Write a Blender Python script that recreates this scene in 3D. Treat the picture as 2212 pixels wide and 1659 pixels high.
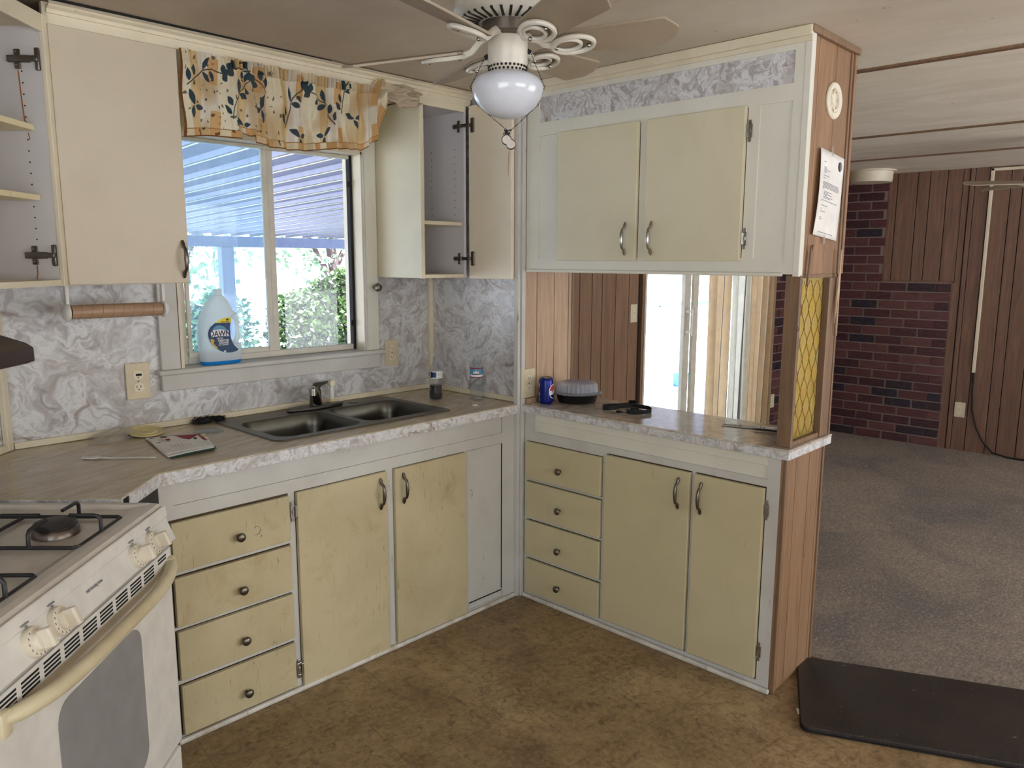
import bpy, bmesh, math, random
from mathutils import Vector, Matrix, noise
random.seed(7)
PI = math.pi
SC = bpy.context.scene
COL = SC.collection
for o in list(bpy.data.objects):
    bpy.data.objects.remove(o)

# ------------------------------------------------------------------ camera
cam_d = bpy.data.cameras.new('camera')
cam = bpy.data.objects.new('camera', cam_d)
COL.objects.link(cam)
SC.camera = cam
cam_d.sensor_fit = 'HORIZONTAL'
cam_d.sensor_width = 36.0
cam_d.lens = 36.0 * 1677.87 / 2212.0
cam_d.clip_start = 0.05
cam_d.clip_end = 300
R0 = Vector((0.68975295, -0.72403395, 0.00396467))
R1 = Vector((-0.1109163, -0.11107266, -0.98760338))
R2 = Vector((0.71549874, 0.68076259, -0.15691987))
cm = Matrix((R0, -R1, -R2)).transposed().to_4x4()
cm.translation = Vector((0, 0, 1.545))
cam.matrix_world = cm

# ------------------------------------------------------------------ world, sun, exposure
W = bpy.data.worlds.new('sky')
SC.world = W
W.use_nodes = True
nt = W.node_tree
nt.nodes.clear()
wo = nt.nodes.new('ShaderNodeOutputWorld')
wb = nt.nodes.new('ShaderNodeBackground')
sky = nt.nodes.new('ShaderNodeTexSky')
sky.sky_type = 'NISHITA'
sky.sun_disc = False
sky.sun_elevation = math.radians(58)
sky.sun_rotation = math.radians(150)
sky.air_density = 1.6
sky.dust_density = 5.0
wmix = nt.nodes.new('ShaderNodeMix'); wmix.data_type = 'RGBA'
wmix.inputs[0].default_value = 0.65
nt.links.new(sky.outputs[0], wmix.inputs[6])
wmix.inputs[7].default_value = (3.4, 3.7, 4.1, 1)     # bright thin overcast
nt.links.new(wmix.outputs[2], wb.inputs[0])
wb.inputs[1].default_value = 0.85
nt.links.new(wb.outputs[0], wo.inputs[0])
sun_d = bpy.data.lights.new('sun', 'SUN')
sun_d.energy = 18.0
sun_d.angle = math.radians(1.2)
sun_d.color = (1.0, 0.97, 0.93)
sun = bpy.data.objects.new('sun', sun_d)
COL.objects.link(sun)
sun.rotation_euler = (math.radians(26), 0, math.radians(14))
SC.view_settings.view_transform = 'Standard'
SC.view_settings.look = 'None'
SC.view_settings.exposure = 0.56
SC.view_settings.gamma = 1.0
SC.view_settings.use_curve_mapping = False
cy = SC.cycles
cy.max_bounces = 10
cy.diffuse_bounces = 6
cy.glossy_bounces = 4
cy.transmission_bounces = 6
cy.transparent_max_bounces = 12
cy.caustics_reflective = False
cy.caustics_refractive = False
cy.sample_clamp_indirect = 6.0
cy.use_denoising = True
try:
    cy.denoiser = 'OPENIMAGEDENOISE'
except Exception:
    pass

def portal(name, loc, rot, sx, sy):
    d = bpy.data.lights.new(name, 'AREA')
    d.shape = 'RECTANGLE'; d.size = sx; d.size_y = sy
    d.cycles.is_portal = True
    o = bpy.data.objects.new(name, d); COL.objects.link(o)
    o.location = loc; o.rotation_euler = rot
# sampling portals in the real openings (they give off no light)
portal('portal_window', (1.70, 3.12, 1.58), (-PI/2, 0, 0), 0.9, 0.95)
portal('portal_slider', (5.3, 3.12, 1.0), (-PI/2, 0, 0), 1.9, 2.1)
portal('portal_left', (-1.62, -.55, 1.35), (0, PI/2, PI), 1.5, 2.3)
portal('portal_rear_kitchen', (1.05, -2.82, 1.5), (PI/2, 0, 0), 2.5, 1.2)
portal('portal_rear_living', (5.15, -2.82, 1.2), (PI/2, 0, 0), 3.7, 1.9)

# ------------------------------------------------------------------ helpers
def lin(c):
    def f(u):
        u /= 255.0
        return u/12.92 if u <= .04045 else ((u+.055)/1.055)**2.4
    return (f(c[0]), f(c[1]), f(c[2]), 1)

def mat(name):
    m = bpy.data.materials.new(name); m.use_nodes = True
    n = m.node_tree
    return m, n, n.nodes['Principled BSDF']

def node(n, t, **kw):
    x = n.nodes.new(t)
    for k, v in kw.items():
        setattr(x, k, v)
    return x

def coords(n, scale=(1, 1, 1), rot=(0, 0, 0)):
    tc = node(n, 'ShaderNodeTexCoord'); mp = node(n, 'ShaderNodeMapping')
    mp.inputs['Scale'].default_value = scale; mp.inputs['Rotation'].default_value = rot
    n.links.new(tc.outputs['Object'], mp.inputs[0])
    return mp.outputs[0]

def tnoise(n, vec, scale, detail=4, rough=.55, dist=0.0):
    x = node(n, 'ShaderNodeTexNoise')
    x.inputs['Scale'].default_value = scale; x.inputs['Detail'].default_value = detail
    x.inputs['Roughness'].default_value = rough; x.inputs['Distortion'].default_value = dist
    n.links.new(vec, x.inputs['Vector'])
    return x.outputs['Fac']

def ramp(n, fac, stops, interp='LINEAR'):
    r = node(n, 'ShaderNodeValToRGB'); r.color_ramp.interpolation = interp
    e = r.color_ramp.elements
    while len(e) < len(stops):
        e.new(0.5)
    for el, (p, c) in zip(e, stops):
        el.position = p; el.color = c if len(c) == 4 else (*c, 1)
    n.links.new(fac, r.inputs[0])
    return r.outputs[0]

def mixc(n, fac, a, b, blend='MIX'):
    x = node(n, 'ShaderNodeMix'); x.data_type = 'RGBA'; x.blend_type = blend
    for sock, v in ((x.inputs[0], fac), (x.inputs[6], a), (x.inputs[7], b)):
        if isinstance(v, bpy.types.NodeSocket):
            n.links.new(v, sock)
        else:
            sock.default_value = v
    return x.outputs[2]

def bump(n, p, h, strength=.2, dist=.01):
    b = node(n, 'ShaderNodeBump'); b.inputs['Strength'].default_value = strength
    b.inputs['Distance'].default_value = dist
    n.links.new(h, b.inputs['Height']); n.links.new(b.outputs[0], p.inputs['Normal'])

G0, G1 = (0, 0, 0, 1), (1, 1, 1, 1)

def simple(name, c, rough=.5, metal=0, **kw):
    m, n, p = mat(name)
    p.inputs['Base Color'].default_value = lin(c)
    p.inputs['Roughness'].default_value = rough
    p.inputs['Metallic'].default_value = metal
    for k, v in kw.items():
        p.inputs[k.replace('_', ' ')].default_value = v
    # faint mottling so nothing is perfectly flat
    v = coords(n)
    f = tnoise(n, v, 14, 3)
    a = lin(c)
    col = mixc(n, ramp(n, f, [(.3, G0), (.7, G1)]), tuple(x*.9 for x in a[:3])+(1,), tuple(min(1, x*1.06) for x in a[:3])+(1,))
    n.links.new(col, p.inputs['Base Color'])
    return m

def painted(name, c, dirt=(120, 98, 62), amt=.35, speck=.5, rough=.45, big=3.0, worn=0):
    m, n, p = mat(name)
    v = coords(n)
    a = lin(c)
    f1 = ramp(n, tnoise(n, v, big, 5, .6, .4), [(.42, G0), (.75, (amt, amt, amt, 1))])
    c1 = mixc(n, f1, a, mixc(n, .35, a, lin(dirt)))
    vs = coords(n, (1, 1, .22))
    f2 = ramp(n, tnoise(n, vs, 46, 3, .7), [(.66, G0), (.74, (speck, speck, speck, 1))])
    f3 = ramp(n, tnoise(n, v, 5, 2), [(.4, G0), (.62, G1)])
    mm = node(n, 'ShaderNodeMath'); mm.operation = 'MULTIPLY'
    n.links.new(f2, mm.inputs[0]); n.links.new(f3, mm.inputs[1])
    c2 = mixc(n, mm.outputs[0], c1, lin((104, 80, 48)))
    if worn:
        # fine vertical scratches, small spatters and greasy smears of their own shape
        vt_ = coords(n, (1, 1, .10))
        g1 = ramp(n, tnoise(n, vt_, 120, 3, .65), [(.62, G0), (.70, (.55*worn,)*3+(1,))])
        g2 = ramp(n, tnoise(n, v, 3.1, 3), [(.46, G0), (.6, G1)])
        m2 = node(n, 'ShaderNodeMath'); m2.operation = 'MULTIPLY'
        n.links.new(g1, m2.inputs[0]); n.links.new(g2, m2.inputs[1])
        c2 = mixc(n, m2.outputs[0], c2, lin((128, 100, 62)))
        g3 = ramp(n, tnoise(n, v, 150, 2, .5), [(.70, G0), (.74, (.8*worn,)*3+(1,))])
        g4 = ramp(n, tnoise(n, coords(n, (1, 1, .6)), 4.3, 4, .7), [(.50, G0), (.66, G1)])
        m3 = node(n, 'ShaderNodeMath'); m3.operation = 'MULTIPLY'
        n.links.new(g3, m3.inputs[0]); n.links.new(g4, m3.inputs[1])
        c2 = mixc(n, m3.outputs[0], c2, lin((96, 74, 44)))
        g5 = ramp(n, tnoise(n, v, 7, 5, .7, .8), [(.55, G0), (.75, (.5*worn,)*3+(1,))])
        c2 = mixc(n, g5, c2, lin((158, 128, 80)))
    n.links.new(c2, p.inputs['Base Color'])
    p.inputs['Roughness'].default_value = rough
    bump(n, p, tnoise(n, vs, 60, 3), .12, .004)
    return m

def marble(name, gloss=.28, veins=True, sc=1.0, warm=0):
    m, n, p = mat(name)
    v = coords(n)
    wv = node(n, 'ShaderNodeTexNoise'); wv.inputs['Scale'].default_value = 4.5*sc; wv.inputs['Detail'].default_value = 3
    n.links.new(v, wv.inputs['Vector'])
    w2 = mixc(n, .16, v, wv.outputs['Color'], 'LINEAR_LIGHT')
    f = tnoise(n, w2, 12*sc, 7, .6, 1.6)
    c = ramp(n, f, [(.28, lin((150, 142, 140))), (.40, lin((178, 174, 175))), (.49, lin((202, 202, 204))), (.56, lin((222, 223, 225))), (.64, lin((196, 193, 192))), (.8, lin((174, 168, 166)))])
    f4 = ramp(n, tnoise(n, w2, 5*sc, 4, .6, 1.2), [(.52, G0), (.64, (.6, .6, .6, 1))])
    c = mixc(n, f4, c, lin((172, 163, 160)))
    if veins:
        vo = node(n, 'ShaderNodeTexVoronoi'); vo.feature = 'DISTANCE_TO_EDGE'; vo.inputs['Scale'].default_value = 2.2*sc
        n.links.new(w2, vo.inputs['Vector'])
        fv = ramp(n, vo.outputs['Distance'], [(0, (.75, .75, .75, 1)), (.011, (.5, .5, .5, 1)), (.022, G0)])
        fm = ramp(n, tnoise(n, v, 2.3, 2), [(.5, G0), (.6, G1)])
        mm = node(n, 'ShaderNodeMath'); mm.operation = 'MULTIPLY'
        n.links.new(fv, mm.inputs[0]); n.links.new(fm, mm.inputs[1])
        c = mixc(n, mm.outputs[0], c, lin((126, 92, 74)))
    if warm:
        c = mixc(n, warm, c, lin((150, 130, 100)))
    n.links.new(c, p.inputs['Base Color'])
    p.inputs['Roughness'].default_value = gloss
    return m

def woodpanel(name, c1, c2, rough=.42, axis='z', rnd=.25, knots=0):
    m, n, p = mat(name)
    s = {'z': (1, 1, .06), 'x': (.06, 1, 1), 'y': (1, .06, 1)}[axis]
    v = coords(n, s)
    oi = node(n, 'ShaderNodeObjectInfo')
    f = tnoise(n, v, 42, 5, .65, .6)
    c = mixc(n, ramp(n, f, [(.35, G0), (.68, G1)]), lin(c1), lin(c2))
    g = tnoise(n, v, 160, 3, .6)
    c = mixc(n, ramp(n, g, [(.45, G0), (.8, (.35, .35, .35, 1))]), c, lin(tuple(x*.62 for x in c1)))
    rr = node(n, 'ShaderNodeMath'); rr.operation = 'MULTIPLY'; rr.inputs[1].default_value = rnd
    n.links.new(oi.outputs['Random'], rr.inputs[0])
    c = mixc(n, rr.outputs[0], c, lin(tuple(x*.72 for x in c1)))
    if knots:
        kv = coords(n, (1, 1, .4))
        kf = ramp(n, tnoise(n, kv, 17, 3, .6, 1.0), [(.69, G0), (.76, (.75, .75, .75, 1))])
        c = mixc(n, kf, c, lin((70, 44, 26)))
    n.links.new(c, p.inputs['Base Color'])
    p.inputs['Roughness'].default_value = rough
    bump(n, p, g, .1, .003)
    return m

M = {}
M['cream'] = painted('cream_paint', (222, 210, 170), amt=.4, speck=.35)
M['cream_up'] = painted('cream_paint_upper', (214, 206, 178), amt=.35, speck=.08, rough=.4)
M['cream_low'] = painted('cream_paint_worn', (198, 186, 151), amt=.85, speck=1.0, worn=1)
M['cream_pen'] = painted('cream_paint_peninsula', (200, 190, 155), amt=.45, speck=.35)
M['open_door'] = painted('lit_beige_laminate', (238, 226, 204), amt=.3, speck=.1, rough=.4)  # beige laminate made lighter; light on the open door is in its colour
M['tan_door'] = painted('beige_laminate', (200, 188, 166), amt=.4, speck=.1, rough=.4)
M['white'] = painted('white_paint', (203, 202, 198), dirt=(120, 104, 80), amt=.7, speck=.9)
M['chipped'] = painted('chipped_white_paint', (214, 210, 202), dirt=(90, 74, 54), amt=1.0, speck=1.0, big=14, worn=1.4)
M['white_up'] = painted('white_paint_upper', (222, 220, 208), dirt=(130, 116, 92), amt=.4, speck=.15)
M['trim'] = painted('ivory_trim', (224, 214, 190), amt=.6, speck=.5)
M['cabinet_in'] = painted('grey_white_melamine', (206, 204, 206), amt=.2, speck=.1, rough=.5)
M['marble'] = marble('marble_laminate', .3)
M['marble_edge'] = marble('marble_laminate_edge', .35, sc=1.5)
M['dark_gap'] = simple('dark_gap', (26, 20, 18), .9)
M['grimy_gap'] = simple('grimy_gap', (112, 92, 68), .9)
M['panel_light'] = woodpanel('light_wood_paneling', (180, 150, 122), (202, 174, 146), knots=1)
M['panel_end'] = woodpanel('end_wood_paneling', (136, 102, 74), (162, 127, 96), knots=1)
M['panel_dark'] = woodpanel('brown_wood_paneling', (124, 95, 73), (150, 118, 93))
M['panel_far'] = woodpanel('far_wood_paneling', (112, 82, 68), (138, 104, 86))
M['wood_trim'] = woodpanel('wood_trim', (118, 92, 68), (142, 112, 86))
M['splinter'] = woodpanel('raw_splinter_wood', (188, 158, 130), (214, 188, 160))

def worktop():
    m, n, p = mat('stained_worktop')
    v = coords(n, (1, 1, 1), (0, 0, math.radians(-20)))
    vs = node(n, 'ShaderNodeMapping'); vs.inputs['Scale'].default_value = (1.2, 7, 1)
    n.links.new(v, vs.inputs[0])
    f = tnoise(n, vs.outputs[0], 5.5, 6, .6, .7)
    c = ramp(n, f, [(.3, lin((168, 152, 128))), (.46, lin((194, 180, 156))), (.6, lin((208, 198, 178))), (.75, lin((218, 210, 194)))])
    f2 = ramp(n, tnoise(n, v, 2.6, 3), [(.45, G0), (.7, (.55, .55, .55, 1))])
    c = mixc(n, f2, c, lin((176, 154, 120)))
    c = mixc(n, .22, c, lin((146, 124, 88)))
    f3 = ramp(n, tnoise(n, v, 60, 2), [(.70, G0), (.74, (.8, .8, .8, 1))])
    c = mixc(n, f3, c, lin((84, 66, 48)))
    n.links.new(c, p.inputs['Base Color'])
    p.inputs['Roughness'].default_value = .26
    return m
M['worktop'] = worktop()

def pen_top():
    m, n, p = mat('glossy_marble_worktop')
    v = coords(n)
    f = tnoise(n, v, 9, 6, .6, 2.2)
    c = ramp(n, f, [(.32, lin((160, 150, 138))), (.48, lin((184, 176, 166))), (.6, lin((204, 198, 190))), (.75, lin((178, 168, 156)))])
    n.links.new(c, p.inputs['Base Color'])
    p.inputs['Roughness'].default_value = .09
    p.inputs['IOR'].default_value = 1.75
    bump(n, p, tnoise(n, v, 7, 3), .03, .01)
    return m
M['pen_top'] = pen_top()

def vinyl():
    m, n, p = mat('brown_vinyl_sheet')
    v = coords(n)
    vr = coords(n, (1, 1, 1), (0, 0, math.radians(8)))
    f = tnoise(n, v, 2.0, 7, .68, .8)
    c = ramp(n, f, [(.3, lin((106, 86, 58))), (.45, lin((132, 109, 76))), (.58, lin((150, 127, 92))), (.72, lin((168, 144, 108)))])
    f2 = ramp(n, tnoise(n, v, 11, 5, .7, 1.0), [(.5, G0), (.72, (.6, .6, .6, 1))])
    c = mixc(n, f2, c, lin((96, 62, 34)))
    br = node(n, 'ShaderNodeTexBrick'); br.inputs['Scale'].default_value = 1.0
    br.inputs['Brick Width'].default_value = .32; br.inputs['Row Height'].default_value = .32
    br.inputs['Mortar Size'].default_value = .0035; br.offset = .5
    br.inputs['Color1'].default_value = (.10, .10, .10, 1); br.inputs['Color2'].default_value = (.0, .0, .0, 1)
    br.inputs['Mortar'].default_value = (.55, .55, .55, 1)
    n.links.new(vr, br.inputs['Vector'])
    c = mixc(n, mixc(n, .7, G0, br.outputs['Color']), c, lin((84, 60, 36)))
    f3 = ramp(n, tnoise(n, v, 48, 5, .7), [(.42, G0), (.7, (.5, .5, .5, 1))])
    c = mixc(n, f3, c, lin((178, 152, 112)))
    f4 = ramp(n, tnoise(n, v, 26, 5, .75, 1.0), [(.50, G0), (.66, (.7, .7, .7, 1))])
    c = mixc(n, f4, c, lin((84, 62, 38)))
    f6 = ramp(n, tnoise(n, v, 3.4, 4, .7), [(.52, G0), (.75, (.6, .6, .6, 1))])
    c = mixc(n, f6, c, lin((74, 54, 34)))
    n.links.new(c, p.inputs['Base Color'])
    p.inputs['Roughness'].default_value = .5
    bump(n, p, tnoise(n, v, 90, 3), .1, .003)
    return m
M['vinyl'] = vinyl()

def carpet():
    m, n, p = mat('stained_carpet')
    v = coords(n)
    f = tnoise(n, v, 1.3, 6, .62, .7)
    c = ramp(n, f, [(.32, lin((96, 82, 80))), (.42, lin((134, 112, 96))), (.54, lin((172, 146, 118))), (.7, lin((196, 170, 138)))])
    f2 = tnoise(n, coords(n, (1, 2.0, 1)), 48, 6, .8, .4)
    c = mixc(n, ramp(n, f2, [(.36, (.9, .9, .9, 1)), (.5, G0)]), c, lin((58, 46, 40)))
    c = mixc(n, ramp(n, f2, [(.52, G0), (.66, (.85, .85, .85, 1))]), c, lin((226, 214, 198)))
    f5 = tnoise(n, coords(n, (1, 3, 1)), 14, 4, .7)
    c = mixc(n, ramp(n, f5, [(.42, G0), (.62, (.4, .4, .4, 1))]), c, lin((92, 74, 62)))
    n.links.new(c, p.inputs['Base Color'])
    p.inputs['Roughness'].default_value = .85
    p.inputs['Sheen Weight'].default_value = .5
    p.inputs['Sheen Roughness'].default_value = .4
    bump(n, p, mixc(n, .5, f2, tnoise(n, coords(n, (1, 2, 1)), 34, 5, .7)), 1.0, .05)
    return m
M['carpet'] = carpet()

def ceil_mat():
    m, n, p = mat('stained_ceiling_board')
    v = coords(n)
    sx = node(n, 'ShaderNodeSeparateXYZ'); n.links.new(v, sx.inputs[0])
    f = tnoise(n, v, 1.6, 5, .6, .6)
    grease = mixc(n, ramp(n, f, [(.35, G0), (.7, G1)]), lin((172, 158, 140)), lin((196, 182, 166)))
    clean = mixc(n, ramp(n, tnoise(n, coords(n, (1, .4, 1)), 5, 5, .6, .8), [(.35, G0), (.7, G1)]), lin((222, 212, 194)), lin((240, 232, 216)))  # living room side, made paler to carry the stronger light there
    mr = node(n, 'ShaderNodeMapRange'); mr.inputs['From Min'].default_value = 1.6; mr.inputs['From Max'].default_value = 3.3
    n.links.new(sx.outputs[0], mr.inputs[0])
    c = mixc(n, mr.outputs[0], grease, clean)
    f3 = ramp(n, tnoise(n, v, 26, 2), [(.74, G0), (.77, (.6, .6, .6, 1))])
    c = mixc(n, f3, c, lin((110, 92, 74)))
    n.links.new(c, p.inputs['Base Color'])
    p.inputs['Roughness'].default_value = .6
    bump(n, p, tnoise(n, v, 30, 4), .15, .01)
    return m
M['ceiling'] = ceil_mat()

def brick_mat():
    m, n, p = mat('dark_red_brick')
    oi = node(n, 'ShaderNodeObjectInfo')
    c = ramp(n, oi.outputs['Random'], [(0, lin((88, 50, 52))), (.22, lin((74, 40, 46))), (.42, lin((100, 62, 62))), (.6, lin((62, 34, 42))), (.76, lin((44, 34, 44))), (.88, lin((32, 32, 46)))], 'CONSTANT')
    tc = node(n, 'ShaderNodeTexCoord'); mp = node(n, 'ShaderNodeMapping'); mp.inputs['Scale'].default_value = (1, 1, 7)
    n.links.new(tc.outputs['Object'], mp.inputs[0])
    ad = node(n, 'ShaderNodeVectorMath'); ad.operation = 'ADD'
    n.links.new(mp.outputs[0], ad.inputs[0])
    cb = node(n, 'ShaderNodeCombineXYZ'); sc_ = node(n, 'ShaderNodeMath'); sc_.operation = 'MULTIPLY'; sc_.inputs[1].default_value = 37
    n.links.new(oi.outputs['Random'], sc_.inputs[0]); n.links.new(sc_.outputs[0], cb.inputs[2]); n.links.new(cb.outputs[0], ad.inputs[1])
    f = tnoise(n, ad.outputs[0], 22, 4, .6)
    c = mixc(n, ramp(n, f, [(.52, G0), (.72, (.45, .45, .45, 1))]), c, lin((150, 92, 84)))
    c = mixc(n, ramp(n, tnoise(n, ad.outputs[0], 9, 3), [(.3, (.5, .5, .5, 1)), (.5, G0)]), c, lin((44, 22, 28)))
    n.links.new(c, p.inputs['Base Color'])
    p.inputs['Roughness'].default_value = .55
    bump(n, p, f, .4, .01)
    return m
M['brick'] = brick_mat()
M['mortar'] = simple('grey_mortar', (138, 122, 114), .9)
M['chrome'] = simple('brushed_nickel', (176, 172, 166), .24, 1)
M['nickel_dark'] = simple('tarnished_nickel', (120, 112, 104), .34, 1)
M['steel'] = simple('stainless_steel', (98, 96, 90), .32, 1)
M['steel_rim'] = simple('stainless_rim', (112, 109, 102), .4, 1)
M['alu'] = simple('painted_aluminium', (206, 202, 190), .45)
M['black'] = simple('black_plastic', (14, 14, 16), .3)
M['matte_black'] = simple('matte_black', (16, 16, 17), .8)
M['iron'] = simple('cast_iron', (34, 32, 33), .45)
M['enamel'] = simple('white_enamel', (226, 224, 220), .28)
M['enamel_top'] = simple('grimy_enamel_top', (206, 200, 190), .22)
M['window_grey'] = simple('grey_oven_glass', (146, 146, 148), .3)
M['knob_ivory'] = simple('ivory_knob', (224, 216, 198), .4)
M['handle_ivory'] = painted('yellowed_handle', (214, 204, 172), dirt=(140, 108, 40), amt=1.0, speck=.2, big=6)
M['hood'] = simple('brown_enamel_hood', (52, 36, 32), .4)
M['outlet'] = simple('ivory_outlet', (214, 202, 172), .45)
M['outlet_w'] = simple('pale_outlet_face', (232, 222, 200), .4)
M['fan_white'] = painted('dusty_white_metal', (208, 203, 190), dirt=(110, 88, 60), amt=.7, speck=.3, rough=.35, big=9)
M['fan_blade'] = painted('dusty_fan_blade', (156, 142, 122), dirt=(110, 88, 60), amt=.7, speck=.4, rough=.5, big=7)
M['mat'] = None
M['paper'] = simple('white_paper', (232, 230, 226), .7)
M['print_grey'] = simple('printed_grey', (130, 130, 136), .8)
M['print_red'] = simple('printed_red', (140, 44, 56), .7)
M['print_dark'] = simple('printed_dark', (50, 40, 44), .7)
M['print_gold'] = simple('printed_gold', (196, 170, 70), .7)
M['print_green'] = simple('printed_green', (40, 78, 66), .7)
M['cardboard'] = woodpanel('cardboard', (172, 138, 110), (188, 156, 128), axis='x')
M['white_plastic'] = simple('white_plastic', (228, 226, 222), .35)
M['concrete'] = simple('concrete', (196, 200, 204), .9)
M['roof_metal'] = simple('white_metal_roof', (150, 152, 176), .5)
M['bark'] = simple('bark', (92, 76, 78), .9)
M['blue_plastic'] = simple('blue_plastic', (70, 150, 210), .5)
M['label_blue'] = simple('label_blue', (16, 62, 104), .5)
M['label_lightblue'] = simple('label_light_blue', (90, 150, 190), .5)
M['label_yellow'] = simple('label_yellow', (238, 214, 40), .5)
M['label_white'] = simple('label_white', (238, 238, 240), .5)
M['label_navy'] = simple('label_navy', (18, 28, 70), .5)
M['label_red'] = simple('label_red', (178, 36, 44), .5)
M['duck_yellow'] = simple('duck_yellow', (216, 178, 80), .6)
M['can_blue'] = simple('can_blue', (10, 30, 120), .25, .4)
M['lid_yellow'] = simple('pale_yellow_lid', (210, 196, 142), .4)
M['rust'] = simple('rust_drip', (150, 90, 24), .8)
M['rubber_dirt'] = simple('chipped_wood', (60, 38, 22), .9)

def rubber_mat():
    m, n, p = mat('dark_rubber_mat')
    v = coords(n)
    f = tnoise(n, v, 5, 5, .65, .5)
    c = mixc(n, ramp(n, f, [(.4, G0), (.75, G1)]), lin((34, 27, 24)), lin((54, 44, 38)))
    c = mixc(n, ramp(n, tnoise(n, v, 40, 2), [(.73, G0), (.75, (.8, .8, .8, 1))]), c, lin((160, 150, 140)))
    n.links.new(c, p.inputs['Base Color'])
    p.inputs['Roughness'].default_value = .42
    vo = node(n, 'ShaderNodeTexVoronoi'); vo.inputs['Scale'].default_value = 260; vo.inputs['Randomness'].default_value = 0
    n.links.new(v, vo.inputs['Vector'])
    bump(n, p, vo.outputs['Distance'], .5, .004)
    return m
M['mat'] = rubber_mat()

def glassy(name, tint, alpha_mix=.12, rough=.02, diff=None, dmix=0.0, streak=False):
    m = bpy.data.materials.new(name); m.use_nodes = True
    n = m.node_tree; n.nodes.clear()
    out = node(n, 'ShaderNodeOutputMaterial')
    tr = node(n, 'ShaderNodeBsdfTransparent'); tr.inputs[0].default_value = tint
    gl = node(n, 'ShaderNodeBsdfGlossy'); gl.inputs['Roughness'].default_value = rough
    mx = node(n, 'ShaderNodeMixShader')
    lw = node(n, 'ShaderNodeLayerWeight'); lw.inputs[0].default_value = .5
    pw = node(n, 'ShaderNodeMath'); pw.operation = 'POWER'; pw.inputs[1].default_value = 5
    n.links.new(lw.outputs['Facing'], pw.inputs[0])
    ma = node(n, 'ShaderNodeMath'); ma.operation = 'MULTIPLY_ADD'; ma.inputs[1].default_value = .9; ma.inputs[2].default_value = .03
    n.links.new(pw.outputs[0], ma.inputs[0])
    n.links.new(ma.outputs[0], mx.inputs[0])
    n.links.new(tr.outputs[0], mx.inputs[1]); n.links.new(gl.outputs[0], mx.inputs[2])
    last = mx.outputs[0]
    if diff:
        tl = node(n, 'ShaderNodeBsdfTranslucent'); tl.inputs[0].default_value = diff
        df = node(n, 'ShaderNodeBsdfDiffuse'); df.inputs[0].default_value = diff
        m0 = node(n, 'ShaderNodeMixShader'); m0.inputs[0].default_value = .5
        n.links.new(tl.outputs[0], m0.inputs[1]); n.links.new(df.outputs[0], m0.inputs[2])
        m2 = node(n, 'ShaderNodeMixShader')
        if streak:
            vv = coords(n, (1, 1, .12))
            f = ramp(n, tnoise(n, vv, 30, 5, .7), [(.35, (dmix*.6,)*3+(1,)), (.7, (dmix*1.5,)*3+(1,))])
            n.links.new(f, m2.inputs[0])
        else:
            m2.inputs[0].default_value = dmix
        n.links.new(last, m2.inputs[1]); n.links.new(m0.outputs[0], m2.inputs[2])
        last = m2.outputs[0]
    n.links.new(last, out.inputs[0])
    return m
M['glass'] = glassy('window_glass', (.95, .97, 1, 1))
M['dirty_glass'] = glassy('hazy_window_glass', (.78, .90, .98, 1), diff=(.62, .80, .95, 1), dmix=.16, streak=True)
M['clear_plastic'] = glassy('clear_plastic', (.90, .93, .95, 1), diff=(.85, .9, 1, 1), dmix=.05, rough=.08)
M['dome_plastic'] = glassy('dome_plastic', (.86, .90, .98, 1), diff=(.88, .92, 1, 1), dmix=.34, rough=.03)
M['bag_plastic'] = glassy('thin_bag_plastic', (.92, .91, .90, 1), diff=(.85, .84, .83, 1), dmix=.35, rough=.15)
M['jug_plastic'] = glassy('frosted_jug_plastic', (.9, .94, .92, 1), diff=(.93, .95, .92, 1), dmix=.82, rough=.2)
M['jug_liquid'] = glassy('blue_soap', (.1, .5, .95, 1), diff=(.03, .36, .85, 1), dmix=.75, rough=.1)
M['cola'] = simple('dark_cola', (22, 8, 6), .12)
M['globe'] = None

def translucent(name, c, k=.5, rough=.6):
    m = bpy.data.materials.new(name); m.use_nodes = True
    n = m.node_tree; n.nodes.clear()
    out = node(n, 'ShaderNodeOutputMaterial')
    v = coords(n)
    f = tnoise(n, v, 12, 4)
    col = mixc(n, ramp(n, f, [(.3, G0), (.7, G1)]), lin(tuple(x*.93 for x in c)), lin(c))
    tl = node(n, 'ShaderNodeBsdfTranslucent'); df = node(n, 'ShaderNodeBsdfDiffuse')
    n.links.new(col, tl.inputs[0]); n.links.new(col, df.inputs[0])
    mx = node(n, 'ShaderNodeMixShader'); mx.inputs[0].default_value = k
    n.links.new(df.outputs[0], mx.inputs[1]); n.links.new(tl.outputs[0], mx.inputs[2])
    gl = node(n, 'ShaderNodeBsdfGlossy'); gl.inputs['Roughness'].default_value = rough*.5
    fr = node(n, 'ShaderNodeFresnel'); fr.inputs[0].default_value = 1.35
    m3 = node(n, 'ShaderNodeMixShader'); n.links.new(fr.outputs[0], m3.inputs[0])
    n.links.new(mx.outputs[0], m3.inputs[1]); n.links.new(gl.outputs[0], m3.inputs[2])
    n.links.new(m3.outputs[0], out.inputs[0])
    return m
M['curtain'] = translucent('sheer_gold_curtain', (238, 208, 164), .6)
M['curtain_lining'] = translucent('pale_curtain_lining', (246, 242, 222), .65)
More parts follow.
